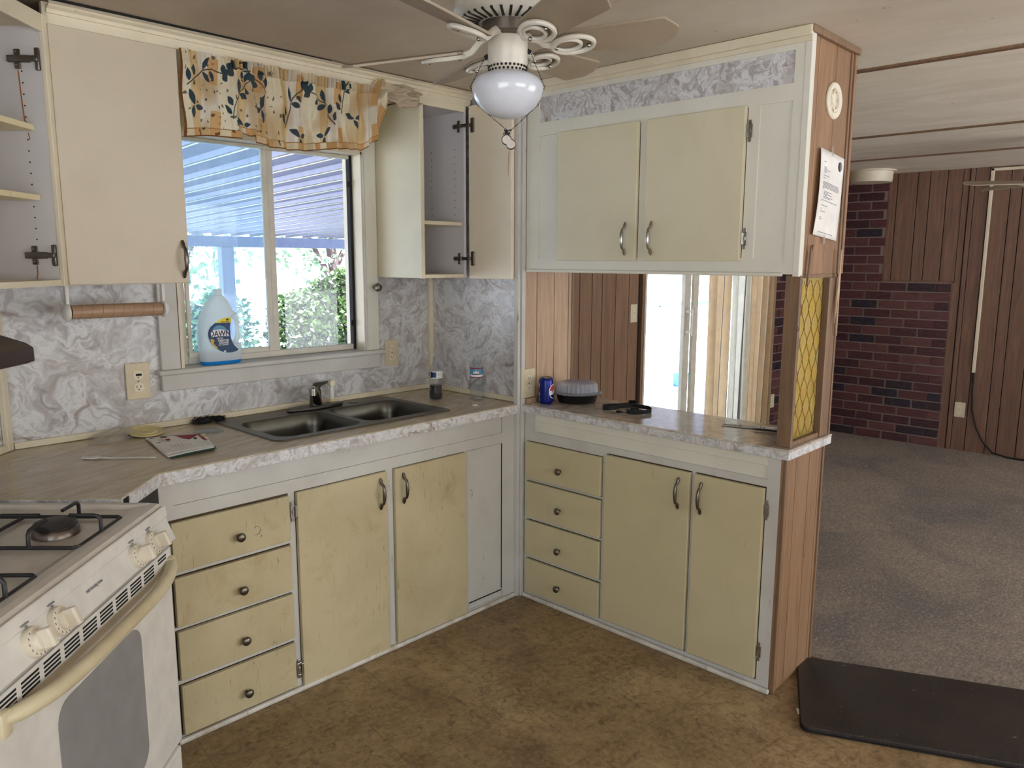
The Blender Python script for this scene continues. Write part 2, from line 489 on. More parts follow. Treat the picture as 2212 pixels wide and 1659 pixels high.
def amber_glass():
    m = bpy.data.materials.new('amber_textured_glass'); m.use_nodes = True
    n = m.node_tree; n.nodes.clear()
    out = node(n, 'ShaderNodeOutputMaterial')
    v = coords(n, (1, 1, .35))
    f = ramp(n, tnoise(n, v, 60, 3, .6, 1.5), [(.35, G0), (.65, G1)])
    col = mixc(n, f, lin((255, 232, 150)), lin((255, 248, 214)))
    gl = node(n, 'ShaderNodeBsdfGlass'); gl.inputs['Roughness'].default_value = .42; gl.inputs['IOR'].default_value = 1.5
    tl = node(n, 'ShaderNodeBsdfTranslucent')
    n.links.new(col, gl.inputs['Color']); n.links.new(col, tl.inputs[0])
    mx = node(n, 'ShaderNodeMixShader'); mx.inputs[0].default_value = .15
    n.links.new(gl.outputs[0], mx.inputs[1]); n.links.new(tl.outputs[0], mx.inputs[2])
    b = node(n, 'ShaderNodeBump'); b.inputs['Strength'].default_value = .6; b.inputs['Distance'].default_value = .004
    n.links.new(f, b.inputs['Height']); n.links.new(b.outputs[0], gl.inputs['Normal'])
    n.links.new(mx.outputs[0], out.inputs[0])
    return m
M['amber'] = amber_glass()
M['amber_line'] = translucent('amber_glass_ridge', (206, 140, 50), .6, .3)
M['leaf'] = translucent('green_leaf', (84, 112, 62), .35)
M['leaf_pale'] = translucent('pale_green_leaf', (104, 134, 104), .4)
M['rib_glint'] = translucent('translucent_rib_glint', (250, 250, 232), .8)  # bright reflections on the roof ribs, made as a pale material
M['globe'] = simple('opal_glass', (204, 209, 218), .06)

def attr_mat(name, rough=.85, k=.3):
    m = bpy.data.materials.new(name); m.use_nodes = True
    n = m.node_tree; n.nodes.clear()
    out = node(n, 'ShaderNodeOutputMaterial')
    a = node(n, 'ShaderNodeAttribute'); a.attribute_name = 'print'
    f = tnoise(n, coords(n), 18, 5, .65)
    col = mixc(n, ramp(n, f, [(.4, G0), (.75, (.45, .45, .45, 1))]), a.outputs['Color'], mixc(n, .4, a.outputs['Color'], lin((150, 104, 56))))
    tl = node(n, 'ShaderNodeBsdfTranslucent'); df = node(n, 'ShaderNodeBsdfDiffuse')
    n.links.new(col, tl.inputs[0]); n.links.new(col, df.inputs[0])
    mx = node(n, 'ShaderNodeMixShader'); mx.inputs[0].default_value = k
    n.links.new(df.outputs[0], mx.inputs[1]); n.links.new(tl.outputs[0], mx.inputs[2])
    n.links.new(mx.outputs[0], out.inputs[0])
    return m
M['valance'] = attr_mat('printed_valance_fabric')

IDENT = Matrix.Identity(4)

class MB:
    """collects shapes, then links them as ONE mesh object"""
    def __init__(s, xf=None):
        s.bm = bmesh.new(); s.xf = xf or IDENT
    def _v(s, pts):
        return [s.bm.verts.new(s.xf @ Vector(p)) for p in pts]
    def box(s, x0, x1, y0, y1, z0, z1):
        v = s._v([(x, y, z) for z in (z0, z1) for y in (y0, y1) for x in (x0, x1)])
        for f in ((0, 2, 3, 1), (4, 5, 7, 6), (0, 1, 5, 4), (2, 6, 7, 3), (1, 3, 7, 5), (0, 4, 6, 2)):
            s.bm.faces.new([v[i] for i in f])
        return s
    def bbox(s, x0, x1, y0, y1, z0, z1, b=.003):
        """box with chamfered edges"""
        x = bmesh.new()
        v = [x.verts.new((a, c, d)) for d in (z0, z1) for c in (y0, y1) for a in (x0, x1)]
        for f in ((0, 2, 3, 1), (4, 5, 7, 6), (0, 1, 5, 4), (2, 6, 7, 3), (1, 3, 7, 5), (0, 4, 6, 2)):
            x.faces.new([v[i] for i in f])
        b = min(b, .45*min(abs(x1-x0), abs(y1-y0), abs(z1-z0)))
        bmesh.ops.bevel(x, geom=x.edges[:], offset=b, segments=2, affect='EDGES', profile=.5)
        s._merge(x)
        return s
    def _merge(s, x, m=None):
        mp = {}
        for v in x.verts:
            mp[v] = s.bm.verts.new(s.xf @ ((m @ v.co) if m else v.co))
        for f in x.faces:
            try:
                s.bm.faces.new([mp[v] for v in f.verts])
            except ValueError:
                pass
        x.free()
    def prism(s, pts, axis, a, b, bev=0):
        """polygon (2D pts) extruded along axis from a to b"""
        def mk(p, q):
            return {'z': (p[0], p[1], q), 'y': (p[0], q, p[1]), 'x': (q, p[0], p[1])}[axis]
        x = bmesh.new()
        v0 = [x.verts.new(mk(p, a)) for p in pts]; v1 = [x.verts.new(mk(p, b)) for p in pts]
        x.faces.new(v0); x.faces.new(v1[::-1])
        n = len(pts)
        for i in range(n):
            x.faces.new([v0[i], v1[i], v1[(i+1) % n], v0[(i+1) % n]])
        bmesh.ops.recalc_face_normals(x, faces=x.faces[:])
        if bev:
            bmesh.ops.bevel(x, geom=x.edges[:], offset=bev, segments=2, affect='EDGES', profile=.5)
        bmesh.ops.triangulate(x, faces=[f for f in x.faces if len(f.verts) > 4])
        s._merge(x)
        return s
    def lathe(s, prof, c=(0, 0, 0), n=24, axis='z', flute=0, nf=0):
        """prof: (r, h) pairs round an axis through c"""
        rings = []
        for r, h in prof:
            ring = []
            for i in range(n):
                a = 2*PI*i/n
                rr = r*(1+flute*math.cos(nf*a)) if flute else r
                u, w = rr*math.cos(a), rr*math.sin(a)
                p = {'z': (u, w, h), 'y': (u, h, w), 'x': (h, u, w)}[axis]
                ring.append((c[0]+p[0], c[1]+p[1], c[2]+p[2]))
            rings.append(s._v(ring))
        for A, B in zip(rings, rings[1:]):
            for i in range(n):
                s.bm.faces.new([A[i], A[(i+1) % n], B[(i+1) % n], B[i]])
        for ring, r in ((rings[0], prof[0][0]), (rings[-1], prof[-1][0])):
            if r > 1e-4:
                s.bm.faces.new(ring)
        return s
    def tube(s, pts, r, n=8, flat=None, closed=False):
        """round (or flat=(w,h)) bar along a path; r may be a list"""
        P = [Vector(p) for p in pts]; k = len(P)
        rings = []; up = None
        for i in range(k):
            if closed:
                t = P[(i+1) % k]-P[i-1]
            else:
                t = P[min(i+1, k-1)]-P[max(i-1, 0)]
            t.normalize()
            if up is None:
                up = Vector((0, 0, 1)) if abs(t.z) < .9 else Vector((0, 1, 0))
            a = t.cross(up)
            if a.length < 1e-5:
                a = t.orthogonal()
            a.normalize(); b = a.cross(t).normalized(); up = b
            rr = r[i] if isinstance(r, (list, tuple)) else r
            if flat:
                w, h = flat
                ring = [P[i]+a*w*sx+b*h*sz for sx, sz in ((-1, -1), (1, -1), (1, 1), (-1, 1))]
            else:
                ring = [P[i]+a*rr*math.cos(2*PI*j/n)+b*rr*math.sin(2*PI*j/n) for j in range(n)]
            rings.append(s._v(ring))
        m = len(rings[0])
        rng = range(k if closed else k-1)
        for i in rng:
            A, B = rings[i], rings[(i+1) % k]
            for j in range(m):
                s.bm.faces.new([A[j], A[(j+1) % m], B[(j+1) % m], B[j]])
        if not closed:
            s.bm.faces.new(rings[0][::-1]); s.bm.faces.new(rings[-1])
        return s
    def sphere(s, c, r, n=16, m=10, sc=(1, 1, 1)):
        prof = []
        rings = []
        for i in range(1, m):
            a = PI*i/m
            rings.append(s._v([(c[0]+sc[0]*r*math.sin(a)*math.cos(2*PI*j/n), c[1]+sc[1]*r*math.sin(a)*math.sin(2*PI*j/n), c[2]-sc[2]*r*math.cos(a)) for j in range(n)]))
        b, t = s._v([(c[0], c[1], c[2]-sc[2]*r), (c[0], c[1], c[2]+sc[2]*r)])
        for A, B in zip(rings, rings[1:]):
            for j in range(n):
                s.bm.faces.new([A[j], A[(j+1) % n], B[(j+1) % n], B[j]])
        for j in range(n):
            s.bm.faces.new([b, rings[0][(j+1) % n], rings[0][j]])
            s.bm.faces.new([t, rings[-1][j], rings[-1][(j+1) % n]])
        return s
    def face(s, pts):
        s.bm.faces.new(s._v(pts)); return s
    def grid(s, fn, nu, nv):
        V = [s._v([fn(i/nu, j/nv) for i in range(nu+1)]) for j in range(nv+1)]
        for j in range(nv):
            for i in range(nu):
                s.bm.faces.new([V[j][i], V[j][i+1], V[j+1][i+1], V[j+1][i]])
        return s
    def build(s, name, m, parent=None, smooth=False, solid=0, recalc=True):
        if recalc:
            bmesh.ops.recalc_face_normals(s.bm, faces=s.bm.faces[:])
        me = bpy.data.meshes.new(name)
        s.bm.to_mesh(me); s.bm.free()
        me.materials.append(m)
        if smooth:
            for p in me.polygons:
                p.use_smooth = True
            try:
                me.set_sharp_from_angle(angle=math.radians(40))
            except Exception:
                pass
        o = bpy.data.objects.new(name, me); COL.objects.link(o)
        if parent is not None:
            attach(o, parent)
        if solid:
            md = o.modifiers.new('thickness', 'SOLIDIFY'); md.thickness = solid; md.offset = 0
        return o

WM = {}
def attach(o, parent):
    o.parent = parent
    o.matrix_parent_inverse = WM.get(parent.name, IDENT).inverted()

def tag(o, label, cat, group=None, kind=None):
    if label: o['label'] = label
    if cat: o['category'] = cat
    if group: o['group'] = group
    if kind: o['kind'] = kind
    return o

def thing(name, label, cat, loc=(0, 0, 0), group=None):
    o = bpy.data.objects.new(name, None); COL.objects.link(o)
    o.empty_display_size = .05
    o.location = loc
    WM[o.name] = Matrix.Translation(loc)
    return tag(o, label, cat, group)

def struct(o):
    o['kind'] = 'structure'; return o

def sroot(name, loc=(0, 0, 0)):
    o = bpy.data.objects.new(name, None); COL.objects.link(o)
    o.location = loc; WM[o.name] = Matrix.Translation(loc)
    o['kind'] = 'structure'; return o

def copy_tree(o, name_parent=None):
    c = o.copy(); COL.objects.link(c)
    if name_parent: c.parent = name_parent
    for ch in list(o.children):
        copy_tree(ch, c)
    return c

def text(body, size, m, parent, xf, name='lettering', ext=.0003):
    cu = bpy.data.curves.new(name, 'FONT'); cu.body = body; cu.size = size
    cu.extrude = ext; cu.align_x = 'CENTER'; cu.align_y = 'CENTER'; cu.offset = size*.02
    cu.materials.append(m)
    o = bpy.data.objects.new(name, cu); COL.objects.link(o)
    o.matrix_world = xf
    bpy.context.view_layer.update()
    me = bpy.data.meshes.new_from_object(o.evaluated_get(bpy.context.evaluated_depsgraph_get()))
    bpy.data.objects.remove(o)
    me.transform(xf)
    q = bpy.data.objects.new(name, me); COL.objects.link(q)
    if not me.materials: me.materials.append(m)
    if parent is not None:
        attach(q, parent)
    return q

H = 2.285                      # ceiling height
CW = 2.97                      # inner face of the exterior (window) wall

# ================================================================== STRUCTURE
# floor
struct(MB().box(-1.6, 2.905, -2.75, 3.0, -.12, 0).build('floor', M['vinyl']))
fl2 = MB().box(2.905, 7.3, -2.75, 3.0, -.12, .002)
struct(fl2.build('floor_carpet', M['carpet']))
# ceiling: one slab
c_root = sroot('ceiling', (2, 0, H))
MB().box(-1.6, 7.3, -2.85, 3.12, H, H+.12).build('ceiling_board', M['ceiling'], c_root)
for bx_, w_ in ((3.25, .016), (4.95, .016), (6.05, .016)):
    MB().box(bx_-w_, bx_+w_, -2.7, CW, H-.008, H+.001).build('ceiling_batten', M['wood_trim'] if bx_ > 3 else M['trim'], c_root)

# window wall with its two openings (kitchen window, sliding door)
wr = sroot('wall_window', (2, CW, 0))
def wall_y(name, m, x0, x1, z0, z1, y0=CW, y1=CW+.12, parent=wr):
    return MB().box(x0, x1, y0, y1, z0, z1).build(name, m, parent)
WX0, WX1, WZ0, WZ1 = 1.265, 2.128, 1.13, 2.02
wall_y('splash_panel', M['marble'], .2, WX0, 0, H)
wall_y('splash_panel', M['marble'], WX1, 2.87, 0, H)
wall_y('splash_panel', M['marble'], WX0, WX1, 0, WZ0-.001)
wall_y('wall_board', M['trim'], WX0, WX1, WZ1, H)
DX0, DX1, DZ = 4.43, 6.15, 2.03
wall_y('wall_board', M['dark_gap'], 2.87, DX0, 0, H, CW+.006)
wall_y('wall_board', M['panel_dark'], DX0, DX1, DZ, H, CW+.001)
wall_y('wall_board', M['dark_gap'], DX1, 7.25, 0, H, CW+.006)
# random-width planks left of the sliding door
gx = [2.87, 3.10, 3.21, 3.36, 3.50, 3.605, 3.708, 3.83, 3.933, 4.075, 4.222, 4.33]
for a, b in zip(gx, gx[1:]):
    MB().bbox(a+.003, b-.003, CW-.006, CW+.007, 0, H, .002).build('plank', M['panel_dark'], wr)
MB().box(3.618, 3.634, CW-.012, CW-.0055, 0, H).build('joint_strip', M['wood_trim'], wr)
# far living room wall
fw = sroot('wall_far', (7.15, 0, 0))
MB().box(7.14, 7.26, -2.8, 3.09, 0, H).build('wall_board', M['dark_gap'], fw)
fy = [2.345, 2.295, 2.137, 2.043, 1.914, 1.753, 1.715, 1.612, 1.466, 1.386, 1.25, 1.13, 1.02, .88, .77, .60, .45, .3, .1, -.1, -.3, -.6, -.9, -1.2, -1.5, -1.8, -2.1, -2.4, -2.75]
for a, b in zip(fy, fy[1:]):
    z0 = 1.39 if a > 1.83 else 0
    if a > 1.83 and b < 1.83:
        MB().bbox(7.128, 7.141, 1.802, a-.003, 1.39, H, .002).build('plank', M['panel_far'], fw)
        MB().bbox(7.128, 7.141, b+.003, 1.798, 0, H, .002).build('plank', M['panel_far'], fw)
        continue
    MB().bbox(7.128, 7.141, b+.003, a-.003, z0, H, .002).build('plank', M['panel_far'], fw)
for a, b, z0, z1 in ((2.335, 2.36, 1.39, H), (1.79, 1.815, 0, 1.39), (1.715, 1.745, 0, H), (1.79, 2.36, 1.378, 1.392)):
    MB().bbox(7.118, 7.13, a, b, z0, z1, .002).build('edge_strip', M['panel_far'], fw)
# bricks
def brick_wall(root, along, c0, c1, zt, const, skip=None):
    rh, bw, j = .0764, .226, .011
    base = bmesh.new()
    me = {}
    def piece(L):
        L = round(L, 2)
        if L in me: return me[L]
        x = MB().bbox(0, L, 0, .022, 0, rh-j, .003)
        m_ = bpy.data.meshes.new('brick'); x.bm.to_mesh(m_); x.bm.free(); m_.materials.append(M['brick']); me[L] = m_
        return m_
    r = 0; z = .004
    while z+rh-j <= zt+.002:
        u = c0 - (bw/2 if r % 2 else 0)
        lim = c1(z)
        while u < lim-.02:
            a = max(u, c0); b = min(u+bw-j, lim)
            if b-a > .015 and not (skip and skip(a, b, z)):
                o = bpy.data.objects.new('brick', piece(b-a)); COL.objects.link(o)
                pr = random.uniform(-.002, .003)
                if along == 'y':      # on the far wall: runs in -y from the corner
                    o.matrix_world = Matrix.Translation((7.113-pr, CW-a, z)) @ Matrix.Rotation(-PI/2, 4, 'Z')
                else:
                    o.matrix_world = Matrix.Translation((7.12-b, CW-.02-pr, z))
                mw = o.matrix_world.copy()
                o.parent = root; o.matrix_parent_inverse = WM[root.name].inverted(); o.matrix_basis = mw
            u += bw
        z += rh; r += 1
bw1 = thing('brick_facing', 'dark red brick facing covering the far wall corner, stepped down to waist height', 'brick facing', (7.13, 2.6, 0))
MB().box(7.122, 7.14, 1.812, CW-.0305, 0, 1.38).box(7.122, 7.14, 2.358, CW-.0305, 1.38, H).build('mortar_bed', M['mortar'], bw1)
brick_wall(bw1, 'y', 0.034, lambda z: 1.155 if z < 1.31 else .612, H-.03, 7.13)
bw2 = thing('brick_facing', 'dark red brick facing beside the gold curtain, behind the counter', 'brick facing', (6.7, CW, 0))
MB().box(6.16, 7.122, CW-.008, CW+.006, 0, H).build('mortar_bed', M['mortar'], bw2)
brick_wall(bw2, 'x', 0.02, lambda z: .95, H-.03, CW)

# rear and left walls with window openings (behind the viewer)
def holed(name, m, x0, x1, y0, y1, hx0, hx1, hz0, hz1, root):
    MB().box(x0, hx0, y0, y1, 0, H).box(hx1, x1, y0, y1, 0, H).box(hx0, hx1, y0, y1, 0, hz0).box(hx0, hx1, y0, y1, hz1, H).build(name, m, root)
rw = sroot('wall_rear', (2, -2.7, 0))
holed('wall_board', M['trim'], -1.6, 3.1, -2.8, -2.68, -.2, 2.3, .9, 2.1, rw)
holed('wall_board', M['panel_dark'], 3.1, 7.3, -2.8, -2.68, 3.3, 7.0, .25, 2.15, rw)
struct(MB().box(-1.6, -1.48, -2.8, -1.7, 0, H).box(-1.6, -1.48, .6, 1.0, 0, H).box(-1.6, -1.48, -1.7, .6, 0, .6).box(-1.6, -1.48, -1.7, .6, 2.1, H).build('wall_left', M['trim']))
struct(MB().bbox(-1.56, -1.52, -1.7, -1.64, .6, 2.1).bbox(-1.56, -1.52, .54, .6, .6, 2.1).bbox(-1.56, -1.52, -.6, -.54, .6, 2.1).build('window_2', M['alu']))
# diagonal wall behind the stove
S2 = math.sqrt(.5)
struct(MB().prism([(.675, CW), (-1.6, CW-2.275), (-1.6, CW-2.13), (.59, 3.05), (.72, 3.05)], 'z', 0, H).build('wall_diagonal', M['marble']))
# stub wall at the end of the window run
sw = sroot('wall_stub', (2.7, 2.6, 0))
MB().box(2.53, 2.535, 2.34, CW, 0, H).build('splash_panel', M['marble'], sw)
MB().box(2.535, 2.862, 2.342, CW, 0, H).build('wall_core', M['dark_gap'], sw)
for a, b in ((2.532, 2.614), (2.614, 2.734), (2.734, 2.836), (2.836, 2.862)):
    MB().bbox(a+.002, b-.002, 2.334, 2.344, .0, H, .0015).build('plank', M['panel_light'], sw)
for z0, z1 in ((0, H),):
    MB().bbox(2.858, 2.872, 2.33, 2.37, z0, z1, .002).build('corner_bead', M['wood_trim'], sw)

# trims
t1 = sroot('trim_1', (2.51, 2.345, 0))
MB().bbox(2.492, 2.508, 2.336, 2.362, 0, H-.0, .002).build('post_strip', M['white'], t1)
MB().bbox(2.509, 2.532, 2.328, 2.350, 0, H-.0, .002).build('post_strip', M['white'], t1)
t2 = sroot('trim_2', (2.52, 2.96, .91))
MB().bbox(2.508, 2.53, CW-.022, CW, .925, 1.468, .003).build('corner_molding', M['trim'], t2)
MB().bbox(.69, 2.508, CW-.014, CW, .911, .934, .003).build('counter_molding', M['trim'], t2)
MB().bbox(2.516, 2.53, 2.362, CW-.022, .911, .934, .003).build('counter_molding', M['trim'], t2)
D45 = Matrix.Translation((.675, CW, 0)) @ Matrix.Rotation(math.radians(45), 4, 'Z')
MB(D45).bbox(-.9, -.012, -.016, -.001, .911, .936, .003).build('counter_molding', M['trim'], t2)
MB(D45).bbox(-.03, -.001, -.02, -.001, .912, 1.47, .003).build('corner_molding', M['trim'], t2)
# fascia and crown under the kitchen ceiling
t3 = sroot('trim_3', (1.6, 2.64, 2.25))
MB().bbox(.79, 2.50, 2.64, 2.66, 2.222, H-.002, .002).build('fascia_board', M['trim'], t3)
MB().prism([(2.64, 2.252), (2.632, 2.252), (2.628, 2.262), (2.616, 2.268), (2.606, 2.28), (2.60, H-.012), (2.64, H-.012)], 'x', .80, 2.5).build('crown_molding', M['trim'], t3, smooth=False)
MB().prism([(.79, 2.606), (1.75, 2.606), (.79, 2.590)], 'z', H-.004, H-.0005).build('dark_gap', M['dark_gap'], t3)
# back of soffit above the cabinets
MB().box(.79, 2.53, 2.66, CW, 2.2225, 2.235).build('soffit_bottom', M['trim'], t3)
struct(MB().bbox(.92, 2.50, 2.34, 2.358, 0, .018, .006).build('baseboard_window_run', M['chipped']))
struct(MB().bbox(2.512, 2.530, 1.115, 2.326, 0, .018, .006).build('baseboard_peninsula', M['chipped']))

# ================================================================== KITCHEN WINDOW
win = sroot('window_1', (1.7, 3.0, 1.13))
# side jambs and head lining the opening
MB().box(WX0, WX0+.012, 2.951, 3.09, WZ0, WZ1).box(WX1-.012, WX1, 2.951, 3.09, WZ0, WZ1).box(WX0, WX1, 2.951, 3.09, WZ1-.012, WZ1).build('window_jamb', M['trim'], win)
MB().bbox(1.189, 1.262, 2.949, 2.968, 1.13, 2.10).build('window_casing', M['white'], win)
MB().bbox(2.128, 2.198, 2.949, 2.968, 1.13, 2.222).build('window_casing', M['white_up'], win)
MB().bbox(2.122, 2.132, 2.944, 2.956, 1.132, 2.03).build('casing_bead', M['white'], win)
MB().bbox(1.262, 2.128, 2.949, 2.968, 2.018, 2.10).build('window_casing', M['trim'], win)
MB().bbox(1.17, 2.222, 2.925, 3.06, 1.112, 1.132, .006).build('window_sill', M['white'], win)
MB().bbox(1.186, 2.198, 2.945, 2.969, 1.05, 1.111, .003).build('window_apron', M['white'], win)
# aluminium frame
F0, F1 = 3.02, 3.045
MB().bbox(1.278, 1.322, F0, F1, 1.134, 2.008).build('window_frame', M['alu'], win)
MB().bbox(1.322, 2.116, F0, F1, 1.134, 1.160).build('window_frame', M['alu'], win)
MB().bbox(1.322, 2.116, F0, F1, 1.992, 2.008).build('window_frame', M['alu'], win)
MB().bbox(2.102, 2.116, F0-.004, F1, 1.134, 2.008).build('window_frame', M['matte_black'], win)
MB().bbox(1.322, 1.666, F0-.012, F0-.001, 1.160, 1.182).build('sash_rail', M['alu'], win)
MB().bbox(1.322, 1.338, F0-.012, F0-.001, 1.182, 1.992).build('sash_stile', M['alu'], win)
MB().bbox(1.666, 1.690, F0-.014, F0-.001, 1.160, 1.992).build('sash_stile', M['alu'], win)
MB().bbox(1.690, 1.722, F0-.004, F1-.002, 1.160, 1.992).build('sash_stile', M['alu'], win)
MB().box(1.336, 1.668, F0-.007, F0-.005, 1.18, 1.992).build('window_pane', M['dirty_glass'], win)
MB().box(1.722, 2.104, F0+.012, F0+.014, 1.16, 1.992).build('window_pane', M['glass'], win)
MB().bbox(2.090, 2.106, F0-.006, F0+.006, 1.87, 1.895, .002).build('sash_latch', M['matte_black'], win)
MB().bbox(2.090, 2.106, F0-.006, F0+.006, 1.245, 1.27, .002).build('sash_latch', M['matte_black'], win)

# ================================================================== SLIDING DOOR
sd = sroot('door_1', (5.2, 3.0, 0))
MB().bbox(4.36, 4.392, CW-.02, 3.05, 0, DZ+.03).build('door_casing', M['wood_trim'], sd)
MB().bbox(4.392, 4.432, CW-.006, 3.07, 0, DZ).build('door_frame', M['alu'], sd)
MB().bbox(DX0, DX1, CW+.01, 3.07, DZ-.05, DZ).build('door_frame', M['alu'], sd)
MB().bbox(DX0, DX1, CW+.01, 3.07, 0, .04).build('door_frame', M['alu'], sd)
MB().bbox(5.02, 5.105, 3.03, 3.06, .04, DZ-.05).build('door_stile', M['alu'], sd)
MB().bbox(5.10, 5.165, 3.00, 3.025, .04, DZ-.05).build('door_stile', M['alu'], sd)
MB().bbox(6.07, DX1, 3.00, 3.025, .04, DZ-.05).build('door_stile', M['alu'], sd)
MB().box(5.165, 6.07, 3.011, 3.014, .04, DZ-.05).build('door_pane', M['glass'], sd)
dh = MB()
dh.bbox(5.035, 5.055, 2.975, 3.03, 1.02, 1.04).bbox(5.035, 5.055, 2.975, 3.03, 1.17, 1.19).bbox(5.035, 5.06, 2.962, 2.98, 1.0, 1.21, .006)
dh.build('door_handle', M['alu'], sd)
# curtains beside the door
cr = thing('gold_curtain', 'floor length sheer gold and cream curtain bunched beside the sliding door', 'curtain', (5.7, 2.9, 0))
def fold(u, v, x0, x1, nf, amp, ph, y):
    x = x0+(x1-x0)*u
    a = amp*(.7+.3*v)
    return (x+.012*math.sin(3*v+9*u), y+a*math.sin(2*PI*nf*u+ph+.5*math.sin(4*u)), .03+2.1*v)
MB().grid(lambda u, v: fold(u, v, 5.155, 5.50, 3.4, .028, .6, 2.90), 70, 12).build('curtain_panel', M['curtain'], cr, smooth=True)
MB().grid(lambda u, v: fold(u, v, 5.47, 5.74, 2.5, .02, 2, 2.88), 60, 12).build('curtain_lining', M['curtain_lining'], cr, smooth=True)
MB().grid(lambda u, v: fold(u, v, 5.72, 6.22, 5.5, .03, 1, 2.90), 110, 12).build('curtain_panel', M['curtain'], cr, smooth=True)
MB().tube([(4.3, 2.92, 2.14), (6.3, 2.92, 2.14)], .01).build('curtain_rod', M['alu'], cr)

# ================================================================== CABINET HARDWARE
def bow_handle(parent, c, ax, m, L=.125):
    """vertical bow pull; ax = outward unit vector (x,y)"""
    ox, oy = ax
    b = MB()
    pts = []
    h = L/2
    prof = [(-h, .003), (-h*.82, .006), (-h*.66, .010), (-h*.55, .022), (-h*.3, .026), (0, .027), (h*.3, .026), (h*.55, .022), (h*.66, .010), (h*.82, .006), (h, .003)]
    rad = [.0036, .0070, .0058, .0052, .0064, .0074, .0064, .0052, .0058, .0070, .0036]
    b.tube([(c[0]+ox*d, c[1]+oy*d, c[2]+z) for z, d in prof], rad, 10)
    return b.build('handle', m, parent, smooth=True)

def knob(parent, c, ax, m, r=.0155):
    b = MB()
    prof = [(.006, 0), (.0065, .010), (r*.75, .014), (r, .019), (r*.97, .023), (r*.7, .027), (.002, .0285)]
    if ax == (-1, 0):
        b.lathe([(q, -h) for q, h in prof], c, 18, 'x')
    else:
        b.lathe([(q, -h) for q, h in prof], c, 18, 'y')
    return b.build('knob', m, parent, smooth=True)

def butt_hinge(parent, x, y, z, ax, m, side=1):
    """small wrap hinge with pointed ends; ax 'x' = face looks to -x, runs in y"""
    b = MB()
    def pt(u, d, w):
        return (x-d, y+u*side, z+w) if ax == 'x' else (x+u*side, y-d, z+w)
    def bx(u0, u1, d0, d1, w0, w1):
        p, q = pt(u0, d0, w0), pt(u1, d1, w1)
        b.bbox(min(p[0], q[0]), max(p[0], q[0]), min(p[1], q[1]), max(p[1], q[1]), min(p[2], q[2]), max(p[2], q[2]), .001)
    bx(0, .020, 0, .003, -.022, .022)
    bx(.004, .016, 0, .003, -.036, -.022)
    bx(.004, .016, 0, .003, .022, .036)
    bx(-.006, .004, 0, .009, -.02, .02)
    bx(.006, .014, .003, .006, -.006, .006)
    return b.build('hinge', m, parent)

# ================================================================== BASE CABINET UNDER THE WINDOW
FY = 2.357
bc = thing('base_cabinet', 'cream and white painted sink base cabinet under the window, four drawers and two doors', 'cabinet', (1.7, 2.65, 0))
f = MB()
yb, yf = 2.372, FY+.003
f.box(.915, .937, yf, yb, .012, .873)           # left stile
f.box(2.42, 2.492, yf, yb, .012, .873)          # right stile
f.box(.937, 2.42, yf, yb, .866, .873)
f.box(.937, .957, yf, yb, .788, .866)
f.box(.937, 2.42, yf, yb, .744, .788)           # rail under the false front
f.box(1.352, 1.376, yf, yb, .021, .744)
f.box(1.770, 1.806, yf, yb, .021, .744)
f.box(2.188, 2.2, yf, yb, .021, .744)
f.box(.937, 1.352, yf, yb, .562, .571).box(.937, 1.352, yf, yb, .381, .391).box(.937, 1.352, yf, yb, .197, .211)
f.box(.937, 2.42, yf, yb, .0, .021)
f.build('face_frame', M['white'], bc)
MB().box(.957, 2.418, yf+.008, yb+.004, .788, .866).build('false_front', M['white'], bc)
MB().bbox(2.203, 2.416, yf+.003, yb, .052, .740, .004).build('fixed_panel', M['white'], bc)
MB().box(2.2, 2.42, yf+.008, yb, .021, .744).build('panel_backing', M['white'], bc)
MB().box(2.416, 2.4185, yf+.002, yf+.009, .06, .738).build('panel_crack', M['dark_gap'], bc)
MB().box(2.215, 2.416, yf+.002, yf+.009, .049, .0515).build('panel_crack', M['dark_gap'], bc)
MB().box(.915, .93, yb, CW-.005, .0, .873).box(.93, 2.49, CW-.02, CW-.005, 0, .45).box(.93, 2.49, yb, CW-.02, 0, .02).build('carcass', M['white'], bc)
MB().box(.935, 2.2, yb+.001, yb+.006, .02, .76).build('dark_backing', M['grimy_gap'], bc)
dz = [(.576, .737), (.394, .557), (.214, .378), (.024, .193)]
kz = [.642, .457, .278, .088]
for (a, b), k in zip(dz, kz):
    d = MB().bbox(.941, 1.349, FY-.012, FY+.006, a, b, .0025).build('drawer', M['cream_low'], bc)
    knob(d, (1.157, FY-.012, k), (0, -1), M['nickel_dark'])
# peeled paint mark and scratches on the top drawer are chips in the paint
ch = MB()
for sg in ([(1.213, .655), (1.222, .660), (1.232, .655), (1.236, .645), (1.243, .640)], [(1.236, .645), (1.230, .634), (1.222, .630), (1.214, .632)], [(1.230, .634), (1.240, .625), (1.236, .618)]):
    ch.tube([(x, FY-.0121, z) for x, z in sg], .0012, 4, flat=(.0012, .0003))
ch.build('paint_chip', M['rubber_dirt'], bc)
for (x0, x1, hx, z0) in ((1.379, 1.768, 1.735, .017), (1.808, 2.187, 1.846, .02)):
    d = MB().bbox(x0, x1, FY-.012, FY+.006, z0, .742, .0025).build('door', M['cream_low'], bc)
    bow_handle(d, (hx, FY-.012, .660), (0, -1), M['nickel_dark'])
    if x0 < 1.5:
        butt_hinge(d, x0-.004, FY-.002, .675, 'y', M['chrome'], -1)
        butt_hinge(d, x0-.004, FY-.002, .085, 'y', M['chrome'], -1)

